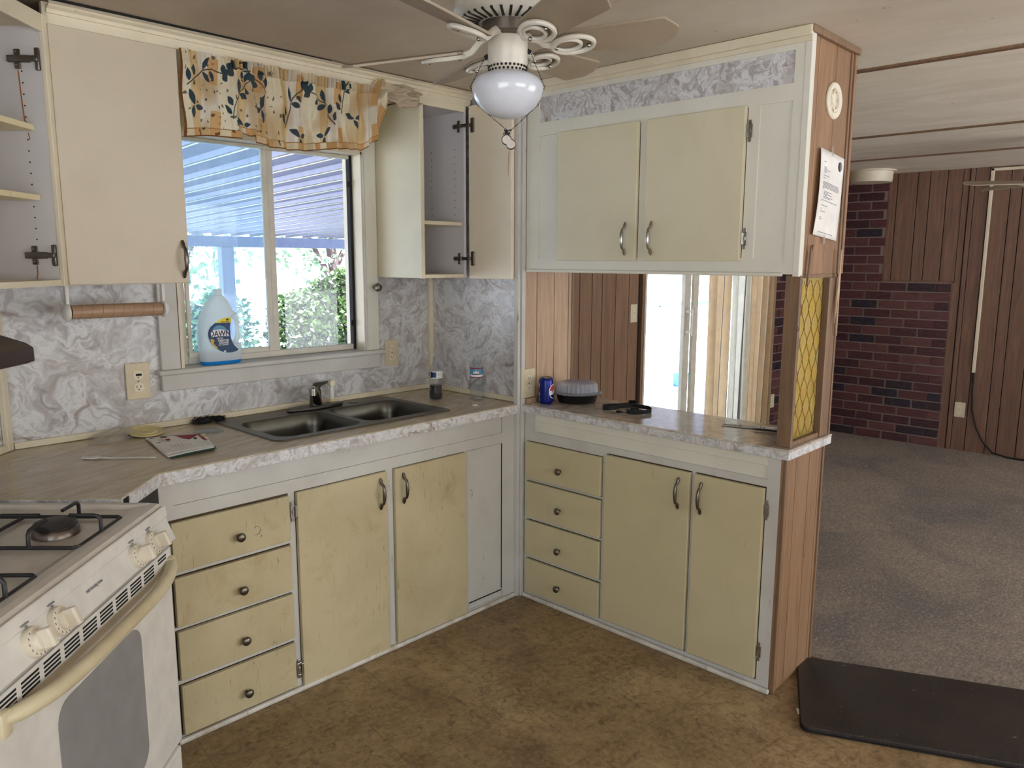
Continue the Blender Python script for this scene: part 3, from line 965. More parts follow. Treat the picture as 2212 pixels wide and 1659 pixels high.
# ================================================================== PENINSULA BASE CABINET
pc = thing('base_cabinet', 'cream and white painted peninsula base cabinet with four drawers and wood clad end', 'cabinet', (2.7, 1.7, 0))
f = MB()
xf, xb = 2.533, 2.548
f.box(xf, xb, 2.313, 2.328, 0, .873).box(xf, xb, 1.124, 1.171, 0, .873)
f.box(xf, xb, 1.171, 2.313, .869, .873).box(xf, xb, 2.268, 2.313, .744, .869)
f.box(xf, xb, 1.171, 2.268, .762, .789).box(xf, xb, 1.886, 2.268, .744, .762)
f.box(xf, xb, 1.869, 1.886, .031, .762).box(xf, xb, 1.455, 1.467, .031, .762)
f.box(xf, xb, 1.886, 2.313, .559, .569).box(xf, xb, 1.886, 2.313, .378, .388).box(xf, xb, 1.886, 2.313, .193, .205)
f.box(xf, xb, 1.171, 2.313, 0, .031)
f.build('face_frame', M['white'], pc)
MB().box(xf+.008, xb+.004, 1.171, 2.268, .789, .869).build('false_front', M['white_up'], pc)
MB().bbox(xf+.001, xf+.009, 1.171, 2.268, .838, .869, .002).build('molding', M['white_up'], pc)
MB().box(xb, 2.86, 1.124, 1.139, 0, .873).box(2.845, 2.86, 1.139, 2.328, 0, .873).box(xb, 2.845, 1.139, 2.328, .0, .02).build('carcass', M['white'], pc)
MB().box(xb+.001, xb+.006, 1.14, 2.32, .03, .78).build('dark_backing', M['grimy_gap'], pc)
for (a, b), k in zip([(.573, .741), (.391, .556), (.208, .374), (.032, .189)], [.641, .463, .278, .104]):
    d = MB().bbox(2.518, 2.536, 1.888, 2.311, a, b, .0025).build('drawer', M['cream_pen'], pc)
    knob(d, (2.518, 2.105, k), (-1, 0), M['nickel_dark'])
for (y0, y1, hy) in ((1.469, 1.867, 1.515), (1.175, 1.453, 1.418)):
    d = MB().bbox(2.518, 2.536, y0, y1, .040, .757, .0025).build('door', M['cream_pen'], pc)
    bow_handle(d, (2.518, hy, .670), (-1, 0), M['nickel_dark'])
    if y0 < 1.3:
        butt_hinge(d, 2.533, y0+.002, .678, 'x', M['chrome'], -1)
        butt_hinge(d, 2.533, y0+.002, .144, 'x', M['chrome'], -1)
for a, b in ((2.535, 2.564), (2.566, 2.626), (2.6295, 2.737), (2.7405, 2.826), (2.8295, 2.85)):
    MB().bbox(a, b, 1.110, 1.124, 0, .873, .0015).build('plank', M['panel_end'], pc)
MB().bbox(2.848, 2.862, 1.104, 1.13, 0, .873, .002).build('corner_bead', M['wood_trim'], pc)
MB().bbox(2.533, 2.545, 1.104, 1.115, 0, .873, .002).build('corner_bead', M['wood_trim'], pc)
MB().box(2.54, 2.85, 1.119, 1.1245, 0, .873).build('dark_backing', M['dark_gap'], pc)
MB().box(2.86, 2.868, 1.13, 2.33, 0, .873).build('back_board', M['panel_end'], pc)

# ================================================================== WORKTOPS
wt = thing('worktop', 'stained marble pattern worktop running under the window and into the stove corner', 'worktop', (1.7, 2.65, .873))
TZ = .91
SX0, SX1, SY0, SY1 = 1.385, 2.165, 2.455, 2.90
top = MB()
ptsL = [(SX0, 2.334), (.908, 2.327), (.735, 2.150), (.292, 2.588), (.67, CW-.001), (SX0, CW-.001)]
tt = .006
top.prism(ptsL, 'z', TZ-tt, TZ)
top.prism([(SX1, 2.336), (SX1, CW-.001), (2.529, CW-.001), (2.529, 2.364), (2.492, 2.364), (2.492, 2.338)], 'z', TZ-tt, TZ)
top.box(SX0, SX1, 2.334, SY0, TZ-tt, TZ).box(SX0, SX1, SY1, CW-.001, TZ-tt, TZ)
top.build('worktop_surface', M['worktop'], wt)
core = MB()
core.prism([(SX0, 2.340), (.912, 2.333), (.742, 2.154), (.30, 2.592), (.67, CW-.001), (SX0, CW-.001)], 'z', .874, TZ-tt)
core.box(SX1, 2.488, 2.344, CW-.001, .874, TZ-tt).box(SX0, SX1, 2.342, SY0, .874, TZ-tt).box(SX0, SX1, SY1, CW-.001, .874, TZ-tt)
core.build('worktop_core', M['dark_gap'], wt)
e = MB()
def edge_strip(p, q, z0=.868, z1=TZ-.0035, t=.004):
    p, q = Vector(p), Vector(q); d = (q-p).normalized(); nrm = Vector((d.y, -d.x))
    e.prism([tuple(p), tuple(q), tuple(q-nrm*t), tuple(p-nrm*t)], 'z', z0, z1)
edge_strip((.906, 2.325), (2.492, 2.336))
edge_strip((.735, 2.147), (.906, 2.325))
edge_strip((.292, 2.586), (.735, 2.147))
e.build('worktop_edge', M['marble_edge'], wt)
pt_ = thing('worktop', 'glossy marble pattern worktop on the peninsula, under the pass through', 'worktop', (2.7, 1.7, .873))
MB().bbox(2.515, 2.885, 1.090, 2.329, TZ-.008, TZ, .002).build('worktop_surface', M['pen_top'], pt_)
MB().box(2.517, 2.883, 1.092, 2.3285, .874, TZ-.008).build('worktop_edge', M['marble_edge'], pt_)

# ================================================================== SINK
sk = thing('kitchen_sink', 'double bowl stainless steel drop-in sink set in the worktop below the window', 'sink', (1.77, 2.68, .91))
def rrect(x0, x1, y0, y1, r, n=6):
    pts = []
    for cx_, cy_, a0 in ((x1-r, y1-r, 0), (x0+r, y1-r, 90), (x0+r, y0+r, 180), (x1-r, y0+r, 270)):
        for i in range(n+1):
            a = math.radians(a0+90*i/n); pts.append((cx_+r*math.cos(a), cy_+r*math.sin(a)))
    return pts
def loop(bm, pts, z):
    vs = [bm.verts.new((x, y, z)) for x, y in pts]
    es = [bm.edges.new((vs[i], vs[(i+1) % len(vs)])) for i in range(len(vs))]
    return vs, es
b = MB(); bm = b.bm
o_v, o_e = loop(bm, rrect(1.362, 2.188, 2.432, 2.922, .035), .9155)
bowls = [(1.398, 1.768, 2.468, 2.812), (1.795, 2.158, 2.478, 2.820)]
ins = [loop(bm, rrect(*q, .06), .9145) for q in bowls]
bmesh.ops.triangle_fill(bm, use_beauty=True, edges=o_e+ins[0][1]+ins[1][1])
lo = [bm.verts.new((v.co.x+(.004 if v.co.x > 1.77 else -.004), v.co.y+(.003 if v.co.y > 2.7 else -.003), .9105)) for v in o_v]
for i in range(len(lo)):
    bm.faces.new([o_v[i], o_v[(i+1) % len(lo)], lo[(i+1) % len(lo)], lo[i]])
b.build('sink_rim', M['steel_rim'], sk)
for q in bowls:
    b = MB(); bm = b.bm
    x0, x1, y0, y1 = q
    spec = [(0, .9145, .06), (.006, .905, .06), (.012, .86, .06), (.018, .78, .055), (.03, .757, .05), (.055, .75, .05)]
    rings = [[bm.verts.new((x, y, z)) for x, y in rrect(x0+i, x1-i, y0+i, y1-i, r)] for i, z, r in spec]
    for A, B in zip(rings, rings[1:]):
        for i in range(len(A)):
            bm.faces.new([A[i], A[(i+1) % len(A)], B[(i+1) % len(A)], B[i]])
    bm.faces.new(rings[-1])
    bo = b.build('sink_bowl', M['steel'], sk, smooth=True)
    MB().lathe([(.042, .752), (.04, .754), (.02, .7525), (.004, .752)], ((x0+x1)/2, (y0+y1)/2, 0), 20).build('drain', M['chrome'], bo, smooth=True)
MB().lathe([(.022, .9156), (.020, .918), (.003, .9185)], (1.99, 2.872, 0), 20).build('hole_cover', M['steel_rim'], sk, smooth=True)

fc = thing('faucet', 'low chrome kitchen faucet with swivel spout and single lever on the sink deck', 'faucet', (1.80, 2.885, .916))
FZ = .916
base = MB()
pp = [(-.14, 0), (-.12, -.018), (-.06, -.030), (0, -.034), (.06, -.030), (.12, -.018), (.14, 0), (.12, .018), (.06, .028), (0, .030), (-.06, .028), (-.12, .018)]
base.prism([(1.795+x, 2.872+y) for x, y in pp], 'z', FZ, FZ+.013, .003)
base.build('base_plate', M['steel'], fc)
MB().lathe([(.027, FZ+.012), (.026, FZ+.03), (.0245, FZ+.05), (.024, FZ+.075), (.021, FZ+.082), (.006, FZ+.086)], (1.803, 2.882, 0), 20).build('body', M['steel'], fc, smooth=True)
MB().tube([(1.803, 2.870, FZ+.022), (1.788, 2.850, FZ+.048), (1.762, 2.822, FZ+.080), (1.744, 2.802, FZ+.096), (1.734, 2.790, FZ+.098)], [.018, .017, .0155, .0145, .014], 12).build('spout', M['steel'], fc, smooth=True)
MB().lathe([(.0145, FZ+.072), (.0165, FZ+.074), (.0165, FZ+.102), (.013, FZ+.106), (.002, FZ+.107)], (1.730, 2.786, 0), 18).build('aerator', M['chrome'], fc, smooth=True)
MB().tube([(1.802, 2.882, FZ+.078), (1.812, 2.882, FZ+.094), (1.832, 2.884, FZ+.100), (1.853, 2.886, FZ+.102), (1.866, 2.887, FZ+.104)], [.022, .017, .009, .0065, .006], 10).build('lever', M['steel'], fc, smooth=True)
sp = thing('side_sprayer', 'ivory side sprayer standing upright right of the chrome faucet', 'sprayer', (1.903, 2.912, .916))
MB().lathe([(.019, FZ+.0), (.020, FZ+.014), (.015, FZ+.021), (.012, FZ+.022)], (1.903, 2.912, 0), 18).build('holder_cup', M['lid_yellow'], sp, smooth=True)
MB().lathe([(.012, FZ+.020), (.0125, FZ+.05), (.010, FZ+.075), (.009, FZ+.088), (.003, FZ+.09)], (1.903, 2.912, 0), 16).build('wand', M['white_plastic'], sp, smooth=True)
MB().lathe([(.0135, -.020), (.0145, -.012), (.0145, .004), (.009, .012), (.002, .014)], (1.897, 2.910, FZ+.094), 16, 'y').build('spray_head', M['outlet_w'], sp, smooth=True)

# ================================================================== UPPER CABINETS
# closed door cabinet left of the window
ul = thing('wall_cabinet', 'narrow wall cabinet with one large closed beige door left of the window', 'cabinet', (.98, 2.8, 1.467))
MB().box(.80, 1.168, 2.642, CW-.002, 1.467, 2.222).build('carcass', M['white_up'], ul)
d = MB().bbox(.797, 1.171, 2.622, 2.640, 1.466, 2.219, .0025).build('door', M['tan_door'], ul)
bow_handle(d, (1.151, 2.622, 1.545), (0, -1), M['nickel_dark'])
# diagonal open corner cabinet
DG = Matrix.Translation((.787, 2.634, 0)) @ Matrix.Rotation(math.radians(45), 4, 'Z')
uc = thing('wall_cabinet', 'open doorless corner wall cabinet with two shelves above the stove', 'cabinet', (.6, 2.6, 1.46))
w = .62
MB(DG).box(-.018, 0, .001, .26, 1.465, 2.222).build('side_panel', M['cabinet_in'], uc)
MB(DG).box(-w, -w+.018, .001, .26, 1.465, 2.222).build('side_panel', M['cabinet_in'], uc)
MB(DG).box(-w+.018, -.018, .252, .26, 1.465, 2.222).build('back_panel', M['cabinet_in'], uc)
MB(DG).box(-w+.018, -.018, 0, .252, 1.465, 1.482).build('bottom_panel', M['trim'], uc)
MB(DG).box(-w+.018, -.018, 0, .252, 2.206, 2.222).build('top_panel', M['trim'], uc)
MB(DG).bbox(-.020, .008, -.012, .001, 1.463, 2.24, .002).build('frame_stile', M['trim'], uc)
MB(DG).bbox(-w, -.020, -.010, .001, 2.19, 2.24, .002).build('frame_rail', M['trim'], uc)
for z in (1.715, 1.915):
    MB(DG).bbox(-w+.02, -.024, .035, .25, z, z+.017, .002).build('shelf', M['cream'], uc)
hl = MB(DG)
for i in range(16):
    z = 1.60+i*.032
    hl.box(-.0186, -.0178, .058, .062, z, z+.004)
hl.build('peg_holes', M['dark_gap'], uc)
def euro_hinge(parent, xf, z):
    b = MB(xf)
    b.bbox(-.030, -.018, .030, .095, z-.010, z+.010, .003)
    b.bbox(-.022, -.017, .060, .078, z-.028, z+.028, .004)
    b.bbox(-.034, -.022, .004, .040, z-.008, z+.008, .003)
    b.bbox(-.026, -.014, .004, .018, z-.032, z+.032, .004)
    b.sphere((-.03, .068, z-.018), .004, 8, 6).sphere((-.03, .068, z+.018), .004, 8, 6)
    return b.build('hinge', M['nickel_dark'], parent, smooth=True)
euro_hinge(uc, DG, 2.115); euro_hinge(uc, DG, 1.555)
MB(DG).tube([(-.0185, .07, 2.085), (-.0185, .067, 2.0), (-.0185, .064, 1.945), (-.0185, .058, 1.935)], .0016, 6).tube([(-.0185, .057, 1.91), (-.0185, .054, 1.89)], .0014, 6).tube([(-.0185, .066, 1.525), (-.0185, .066, 1.50), (-.0185, .07, 1.484)], .0014, 6).build('rust_streak', M['rust'], uc)

# right open cabinet beside the window
ur = thing('wall_cabinet', 'open wall cabinet in the corner right of the window, door swung to the wall', 'cabinet', (2.33, 2.8, 1.467))
MB().bbox(2.200, 2.214, 2.642, CW-.002, 1.467, 2.215, .0015).build('side_panel', M['cream_up'], ur)
MB().box(2.214, 2.216, 2.645, 2.915, 1.48, 2.2).build('inner_face', M['cabinet_in'], ur)
MB().box(2.456, 2.470, 2.642, CW-.002, 1.467, 2.222).build('side_panel', M['cabinet_in'], ur)
MB().box(2.2165, 2.4555, 2.915, 2.925, 1.483, 2.206).build('back_panel', M['cabinet_in'], ur)
MB().bbox(2.2165, 2.4555, 2.642, 2.915, 1.467, 1.483, .001).build('bottom_panel', M['trim'], ur)
MB().box(2.2165, 2.4555, 2.642, 2.915, 2.200, 2.214).build('top_panel', M['cabinet_in'], ur)
MB().bbox(2.196, 2.216, 2.632, 2.642, 1.465, 2.216, .002).build('frame_stile', M['trim'], ur)
MB().bbox(2.200, 2.458, 2.634, 2.642, 2.194, 2.222, .002).build('frame_rail', M['trim'], ur)
MB().bbox(2.217, 2.455, 2.655, 2.912, 1.700, 1.717, .002).build('shelf', M['trim'], ur)
MB().prism([(2.218, 1.72), (2.262, 1.72), (2.252, 1.95), (2.218, 1.955)], 'y', 2.905, 2.909).build('loose_panel', M['cabinet_in'], ur)
hl = MB()
for yy in (2.70, 2.86):
    for i in range(10):
        z = 1.75+i*.032
        hl.box(2.4552, 2.4562, yy, yy+.004, z, z+.004)
hl.build('peg_holes', M['dark_gap'], ur)
dr = MB().bbox(2.471, 2.489, 2.358, 2.625, 1.463, 2.222, .0025).build('door', M['open_door'], ur)
for z in (2.137, 1.553):
    b = MB()
    b.bbox(2.441, 2.456, 2.648, 2.700, z-.009, z+.009, .003).bbox(2.449, 2.456, 2.662, 2.678, z-.026, z+.026, .003)
    b.bbox(2.446, 2.462, 2.600, 2.648, z-.007, z+.007, .003).bbox(2.462, 2.471, 2.585, 2.606, z-.032, z+.032, .004)
    b.build('hinge', M['nickel_dark'], dr)
MB().tube([(2.4705, 2.372, 2.03), (2.4700, 2.374, 1.98), (2.4705, 2.376, 1.93), (2.4705, 2.378, 1.90)], [.001, .0035, .0025, .0008], 6).build('worn_edge', M['splinter'], dr)

# peninsula upper cabinet
pu = thing('wall_cabinet', 'wide white wall cabinet with two cream doors hanging over the peninsula', 'cabinet', (2.7, 1.7, 1.503))
UX0, UX1 = 2.533, 2.545
f = MB()
f.box(UX0, UX1, 2.258, 2.327, 1.503, 2.285).box(UX0, UX1, 1.112, 1.157, 1.503, 2.285)
f.box(UX0, UX1, 1.157, 2.258, 2.218, 2.285).box(UX0, UX1, 1.157, 2.258, 2.062, 2.116)
f.box(UX0, UX1, 1.157, 2.258, 1.503, 1.557)
f.box(UX0, UX1, 2.143, 2.160, 1.557, 2.062).box(UX0, UX1, 1.710, 1.745, 1.557, 2.062).box(UX0, UX1, 1.269, 1.311, 1.557, 2.062)
f.build('face_frame', M['white_up'], pu)
MB().box(UX0+.004, UX1+.002, 1.157, 2.258, 2.116, 2.218).build('marble_panel', M['marble_edge'], pu)
MB().box(UX0+.006, UX1+.003, 2.160, 2.258, 1.557, 2.062).build('recessed_panel', M['white_up'], pu)
MB().box(UX0+.006, UX1+.003, 1.157, 1.269, 1.557, 2.062).build('recessed_panel', M['white_up'], pu)
MB().box(UX1, 2.56, 1.30, 2.15, 1.55, 2.06).build('dark_backing', M['dark_gap'], pu)
MB().box(2.86, 2.872, 1.12, 2.33, 1.503, H-.001).box(2.56, 2.86, 1.126, 1.14, 1.52, H-.001).box(2.56, 2.86, 1.14, 2.328, 1.506, 1.522).build('carcass', M['white_up'], pu)
MB().bbox(2.520, 2.534, 1.158, 2.318, 1.496, 1.508, .003).build('bottom_lip', M['white_up'], pu)
MB().bbox(2.515, 2.533, 1.100, 2.327, 2.252, H-.001, .004).build('crown_strip', M['trim'], pu)
MB().bbox(2.5245, 2.533, 1.100, 2.327, 2.236, 2.254, .003).build('crown_strip', M['trim'], pu)
for (y0, y1, hy) in ((1.747, 2.141, 1.792), (1.313, 1.708, 1.672)):
    d = MB().bbox(2.516, 2.534, y0, y1, 1.546, 2.064, .0025).build('door', M['cream_up'], pu)
    bow_handle(d, (2.516, hy, 1.630), (-1, 0), M['chrome'])
    if y0 < 1.5:
        butt_hinge(d, 2.533, y0-.001, 1.982, 'x', M['chrome'], -1)
        butt_hinge(d, 2.533, y0-.001, 1.623, 'x', M['chrome'], -1)
MB().box(2.562, 2.868, 1.119, 1.1245, 1.503, 2.262).build('dark_backing', M['dark_gap'], pu)
for a, b in ((2.560, 2.604), (2.607, 2.748), (2.751, 2.868)):
    MB().bbox(a, b, 1.110, 1.124, 1.503, 2.262, .0015).build('plank', M['panel_end'], pu)
MB().bbox(2.530, 2.560, 1.102, 1.124, 1.496, 2.262, .002).build('corner_board', M['white_up'], pu)
MB().bbox(2.868, 2.882, 1.104, 1.135, 1.503, 2.262, .002).build('corner_bead', M['wood_trim'], pu)
MB().bbox(2.898, 2.915, 1.104, 1.122, 1.503, 2.262, .002).bbox(2.882, 2.898, 1.11, 1.13, 1.503, 2.262, .002).build('corner_bead', M['panel_end'], pu)
MB().bbox(2.52, 2.925, 1.096, 1.124, 2.262, H-.001, .003).build('crown_strip', M['wood_trim'], pu)
MB().box(2.548, 2.87, 1.108, 1.15, 1.490, 1.503).build('bottom_rail', M['wood_trim'], pu)

# ================================================================== AMBER SCREEN ON THE PENINSULA
am = thing('glass_screen', 'amber textured glass screen in a brown wood frame at the peninsula end', 'screen', (2.7, 1.125, .91))
MB().bbox(2.545, 2.562, 1.100, 1.152, .9105, 1.500, .002).build('post', M['wood_trim'], am)
MB().bbox(2.792, 2.868, 1.100, 1.130, .9105, 1.490, .002).bbox(2.862, 2.874, 1.096, 1.104, .9105, 1.490, .001).build('post', M['wood_trim'], am)
MB().bbox(2.562, 2.792, 1.106, 1.145, .9105, .928, .002).build('bottom_rail', M['wood_trim'], am)
MB().box(2.562, 2.792, 1.123, 1.1265, .928, 1.490).build('glass_pane', M['amber'], am)
lat = MB()
for k in range(-8, 10):
    for sgn in (1, -1):
        pts = []
        for i in range(41):
            t = i/40
            x = 2.562+.23*t
            z = .92+.058*2*k+sgn*(t*.46)+(.46 if sgn < 0 else 0) + .006*math.sin(t*PI*16)*sgn
            if .930 < z < 1.488:
                pts.append((x, 1.1222, z))
        if len(pts) > 3:
            lat.tube(pts, .0011, 5)
lat.build('glass_lattice', M['amber_line'], am, smooth=True)
MB().tube([(2.5445-.006*math.cos(a), 1.097, 1.322+.006*math.sin(a)) for a in [i*PI/6 for i in range(12)]], .0013, 6, closed=True).build('curtain_ring', M['chrome'], am)
s1_ = MB().prism([(2.600, 1.545), (2.607, 1.60), (2.612, 1.575), (2.622, 1.602), (2.612, 1.53), (2.596, 1.462), (2.590, 1.472)], 'y', 1.096, 1.101).build('splinter', M['wood_trim'])
tag(s1_, 'short dark forked wood splinter hanging over the amber glass from the cabinet end', 'splinter')
s2_ = MB().prism([(2.848, 1.588), (2.842, 1.50), (2.826, 1.33), (2.829, 1.325), (2.846, 1.43), (2.852, 1.28), (2.857, 1.28), (2.856, 1.45), (2.853, 1.588)], 'y', 1.088, 1.093).build('splinter', M['splinter'])
tag(s2_, 'long pale wood splinter hanging beside the brown screen post, split at the tip', 'splinter')

# things on the cabinet end
rg = thing('round_bracket', 'ivory round plastic bracket on the wood cabinet end above the letter', 'bracket', (2.735, 1.108, 2.08))
MB().lathe([(.036, -.001), (.040, -.006), (.056, -.008), (.060, -.004), (.060, .001)], (2.737, 1.108, 2.083), 36, 'y').build('outer_ring', M['knob_ivory'], rg, smooth=True)
bb = MB()
for i in range(7):
    a = i*2*PI/7
    bb.tube([(2.737+.040*math.cos(a), 1.102, 2.083+.040*math.sin(a)), (2.737+.028*math.cos(a+.35), 1.099, 2.083+.028*math.sin(a+.35))], .0035, 6)
bb.tube([(2.737+.028*math.cos(i*PI/10), 1.1, 2.083+.033*math.sin(i*PI/10)) for i in range(20)], .003, 6, closed=True)
bb.build('inner_ring', M['knob_ivory'], rg, smooth=True)
lt = thing('letter', 'white printed letter taped to the wood cabinet end', 'paper', (2.735, 1.106, 1.62))
def lp(u, v):
    x = 2.617+.215*u+.024*v+.004*math.sin(3*v)
    z = 1.636+(1.921-1.636)*v-.018*u
    y = 1.1055-.010*(1-u)*(.4+v*(1-v)*2.2)-.0015
    return (x, y, z)
MB().grid(lp, 12, 12).build('sheet', M['paper'], lt, smooth=True, solid=.0004)
pr = MB(); rnd = random.Random(3)
def line_(u0, u1, v, h=.0022, y=.0007):
    k = 5
    for i in range(k):
        a, b_ = u0+(u1-u0)*i/k, u0+(u1-u0)*(i+1)/k
        p, q = lp(a, v), lp(b_, v); hh = Vector((0, 0, h/2))
        p2, q2 = Vector(p)+Vector((0, -y, 0)), Vector(q)+Vector((0, -y, 0))
        pr.face([p2-hh, q2-hh, q2+hh, p2+hh])
for v, a, b_ in ((.86, .14, .22), (.80, .15, .25), (.785, .15, .28), (.77, .15, .42), (.755, .15, .26), (.74, .15, .27), (.705, .13, .38), (.675, .13, .25), (.63, .14, .82), (.615, .14, .84), (.60, .14, .85), (.585, .14, .86), (.57, .14, .86), (.555, .14, .2), (.525, .2, .55), (.51, .2, .4), (.495, .2, .58), (.48, .2, .35), (.465, .2, .60), (.45, .2, .5), (.42, .12, .83), (.405, .12, .15), (.36, .14, .42), (.32, .14, .2), (.29, .14, .35), (.22, .14, .22), (.20, .14, .24), (.05, .18, .78)):
    line_(a, b_, v)
pr.build('printed_lines', M['print_grey'], lt, recalc=False)['kind'] = 'stuff'
sl = MB()
cx_, cz_ = lp(.82, .88)[0], lp(.82, .88)[2]
sl.lathe([(.002, -.0006), (.0165, -.0006), (.0165, .0008)], (cx_, lp(.82, .88)[1]-.0012, cz_), 24, 'y')
sl.build('seal', M['print_grey'], lt)
sl = MB().prism([(cx_-.0165*math.sin(a), cz_+.0165*math.cos(a)) for a in [i*PI/10 for i in range(11)]], 'y', lp(.82, .88)[1]-.0024, lp(.82, .88)[1]-.0021)
sl.build('seal', M['print_dark'], lt)
for u, v in ((.48, 1.02), (.48, -.02)):
    p = lp(u, v)
    MB().box(p[0]-.007, p[0]+.007, p[1]-.0012, p[1]-.0006, p[2]-.016, p[2]+.016).build('tape', M['bag_plastic'], lt)

# ================================================================== GAS RANGE
SX = Matrix.Translation((.79, 2.03, 0)) @ Matrix.Rotation(math.radians(45), 4, 'Z')
gr = thing('gas_range', 'white freestanding gas range set diagonally in the corner, yellowed door handle', 'stove', (.6, 2.2, 0))
U0, U1 = -.745, .015
MB(SX).bbox(U0+.004, U1-.004, .03, .60, .02, .880, .006).build('body', M['enamel'], gr)
# cooktop with rolled front edge
ct = MB(SX)
prof = [(.60, .874), (.60, .908), (.575, .908), (.57, .896), (.075, .896), (.055, .903), (.030, .906), (.012, .904), (.002, .895), (-.004, .880), (-.005, .874)]
ct.prism(prof, 'x', U0, U1)
ct.bbox(U1-.022, U1+.001, .03, .60, .88, .908, .005).bbox(U0-.001, U0+.022, .03, .60, .88, .908, .005)
ct.build('cooktop', M['enamel_top'], gr)
MB(SX).prism([(-.006, .897), (-.003, .899), (-.001, .870), (-.009, .870)], 'x', U0, U1).build('cooktop_lip', M['enamel'], gr)
cp = MB(SX).prism([(-.006, .868), (-.030, .808), (.03, .806), (.03, .870)], 'x', U0, U1, .003).build('control_panel', M['enamel'], gr)
MB(SX).box(U0+.01, U1-.01, .004, .04, .785, .808).build('shadow_gap', M['dark_gap'], gr)
for ux in (-.100, -.190, -.532, -.618):
    K = SX @ Matrix.Translation((ux, -.0205, .838)) @ Matrix.Rotation(math.radians(-20), 4, 'X')
    kb = MB(K)
    kb.lathe([(.0300, .004), (.0300, -.004), (.0285, -.009), (.020, -.011), (.019, -.018), (.016, -.021)], (0, 0, 0), 28, 'y')
    kk = kb.build('control_knob', M['knob_ivory'], gr, smooth=True)
    MB(K).bbox(-.008, .008, -.042, -.016, -.0195, .0195, .004).build('knob_grip', M['knob_ivory'], kk)
    tk = MB(K)
    for a in range(-60, 200, 26):
        ar = math.radians(a)
        tk.box(-.0248*math.cos(ar)-.001, -.0248*math.cos(ar)+.001, -.0105, -.0095, -.0248*math.sin(ar)-.0022, -.0248*math.sin(ar)+.0022)
    tk.build('dial_marks', M['print_grey'], kk)
    MB(K).box(-.016, .008, -.0042, -.0034, .038, .041).box(-.006, .0, -.0042, -.0034, .033, .036).build('burner_mark', M['print_grey'], cp)
TX = SX @ Matrix.Translation((-.385, -.0175, .848)) @ Matrix.Rotation(math.radians(90-20), 4, 'X')
text('self cleaning oven', .0095, M['print_grey'], cp, TX)
# oven door
od = MB(SX).bbox(U0+.002, U1-.001, -.012, .03, .222, .790, .008).build('oven_door', M['enamel'], gr)
MB(SX).bbox(U0+.006, U1-.005, -.016, -.010, .742, .788, .003).build('vent_strip', M['enamel'], od)
vt = MB(SX)
for g in range(10):
    c0 = -.055-.072*g
    for k in range(4 if g else 2):
        z = .778-.0085*k
        vt.box(c0-(.028 if g else .018), c0+(.028 if g else .03), -.0168, -.0156, z-.0022, z+.0022)
vt.build('vent_slots', M['matte_black'], od)['kind'] = 'stuff'
MB(SX).prism([(x-.370, z) for x, z in rrect(-.184, .184, .30, .665, .045)], 'y', -.0135, -.011).build('oven_window', M['window_grey'], od)
hd = MB(SX)
hp = []
for i in range(21):
    t = i/20
    bow = 1-(2*t-1)**4
    hp.append((U0+.012+(U1-U0-.018)*t, -.014-.045*bow, .737+.012*(1-bow)))
hd.tube(hp, [.012]+[.0165]*19+[.012], 12)
hd.bbox(U1-.036, U1-.006, -.03, -.010, .715, .765, .006).bbox(U0+.006, U0+.036, -.03, -.010, .715, .765, .006)
hd.build('door_handle', M['handle_ivory'], od, smooth=True)
MB(SX).bbox(U0+.002, U1-.001, -.008, .03, .03, .208, .008).build('storage_drawer', M['enamel'], gr)
MB(SX).box(U0+.02, U1-.02, .01, .03, .205, .225).build('shadow_gap', M['dark_gap'], gr)
MB(SX).box(U0+.02, U1-.02, .05, .55, 0, .022).build('plinth', M['matte_black'], gr)
# burners and grates
for bu in (-.195, -.565):
    for bv in (.165, .435):
        bo = MB(SX).lathe([(.052, .897), (.050, .909), (.043, .916), (.043, .919)], (bu, bv, 0), 24).build('burner', M['nickel_dark'], gr, smooth=True)
        MB(SX).lathe([(.047, .9185), (.048, .923), (.044, .928), (.020, .930), (.002, .930)], (bu, bv, 0), 24).build('burner_cap', M['iron'], bo, smooth=True)
    g = MB(SX)
    r = .0046
    x0, x1, y0, y1 = bu-.108, bu+.108, .058, .548
    zb, zt_ = .903, .943
    g.tube([(x0+.01, y0, zb), (x1-.01, y0, zb), (x1, y0+.01, zb), (x1, y1-.01, zb), (x1-.01, y1, zb), (x0+.01, y1, zb), (x0, y1-.01, zb), (x0, y0+.01, zb)], r, 8, closed=True)
    g.tube([(x0, .302, zb), (x1, .302, zb)], r, 8)
    for bv in (.165, .435):
        for (ex, ey, ix, iy) in ((x0, bv, bu-.035, bv), (x1, bv, bu+.035, bv), (bu, bv-.108 if bv < .3 else .302, bu, bv-.035), (bu, bv+.108 if bv > .3 else .302, bu, bv+.035)):
            d = Vector((ix-ex, iy-ey)); d.normalize()
            g.tube([(ex, ey, zb), (ex, ey, zt_-.01), (ex+d.x*.006, ey+d.y*.006, zt_-.002), (ex+d.x*.016, ey+d.y*.016, zt_), (ix, iy, zt_)], r, 8)
    g.build('grate', M['iron'], gr, smooth=True)

# ================================================================== RANGE HOOD
hd_ = thing('range_hood', 'dark brown metal range hood over the stove at the left edge', 'range hood', (.3, 2.5, 1.28))
MB(SX).prism([(.292, 1.286), (.292, 1.322), (.310, 1.334), (.72, 1.462), (.74, 1.462), (.74, 1.286)], 'x', -.745, .005, .004).build('hood_shell', M['hood'], hd_)
MB(SX).box(-.735, -.005, .30, .73, 1.283, 1.2875).build('hood_underside', M['nickel_dark'], hd_)
MB(SX).bbox(-.42, -.32, .288, .293, 1.295, 1.315, .002).build('switch_plate', M['matte_black'], hd_)

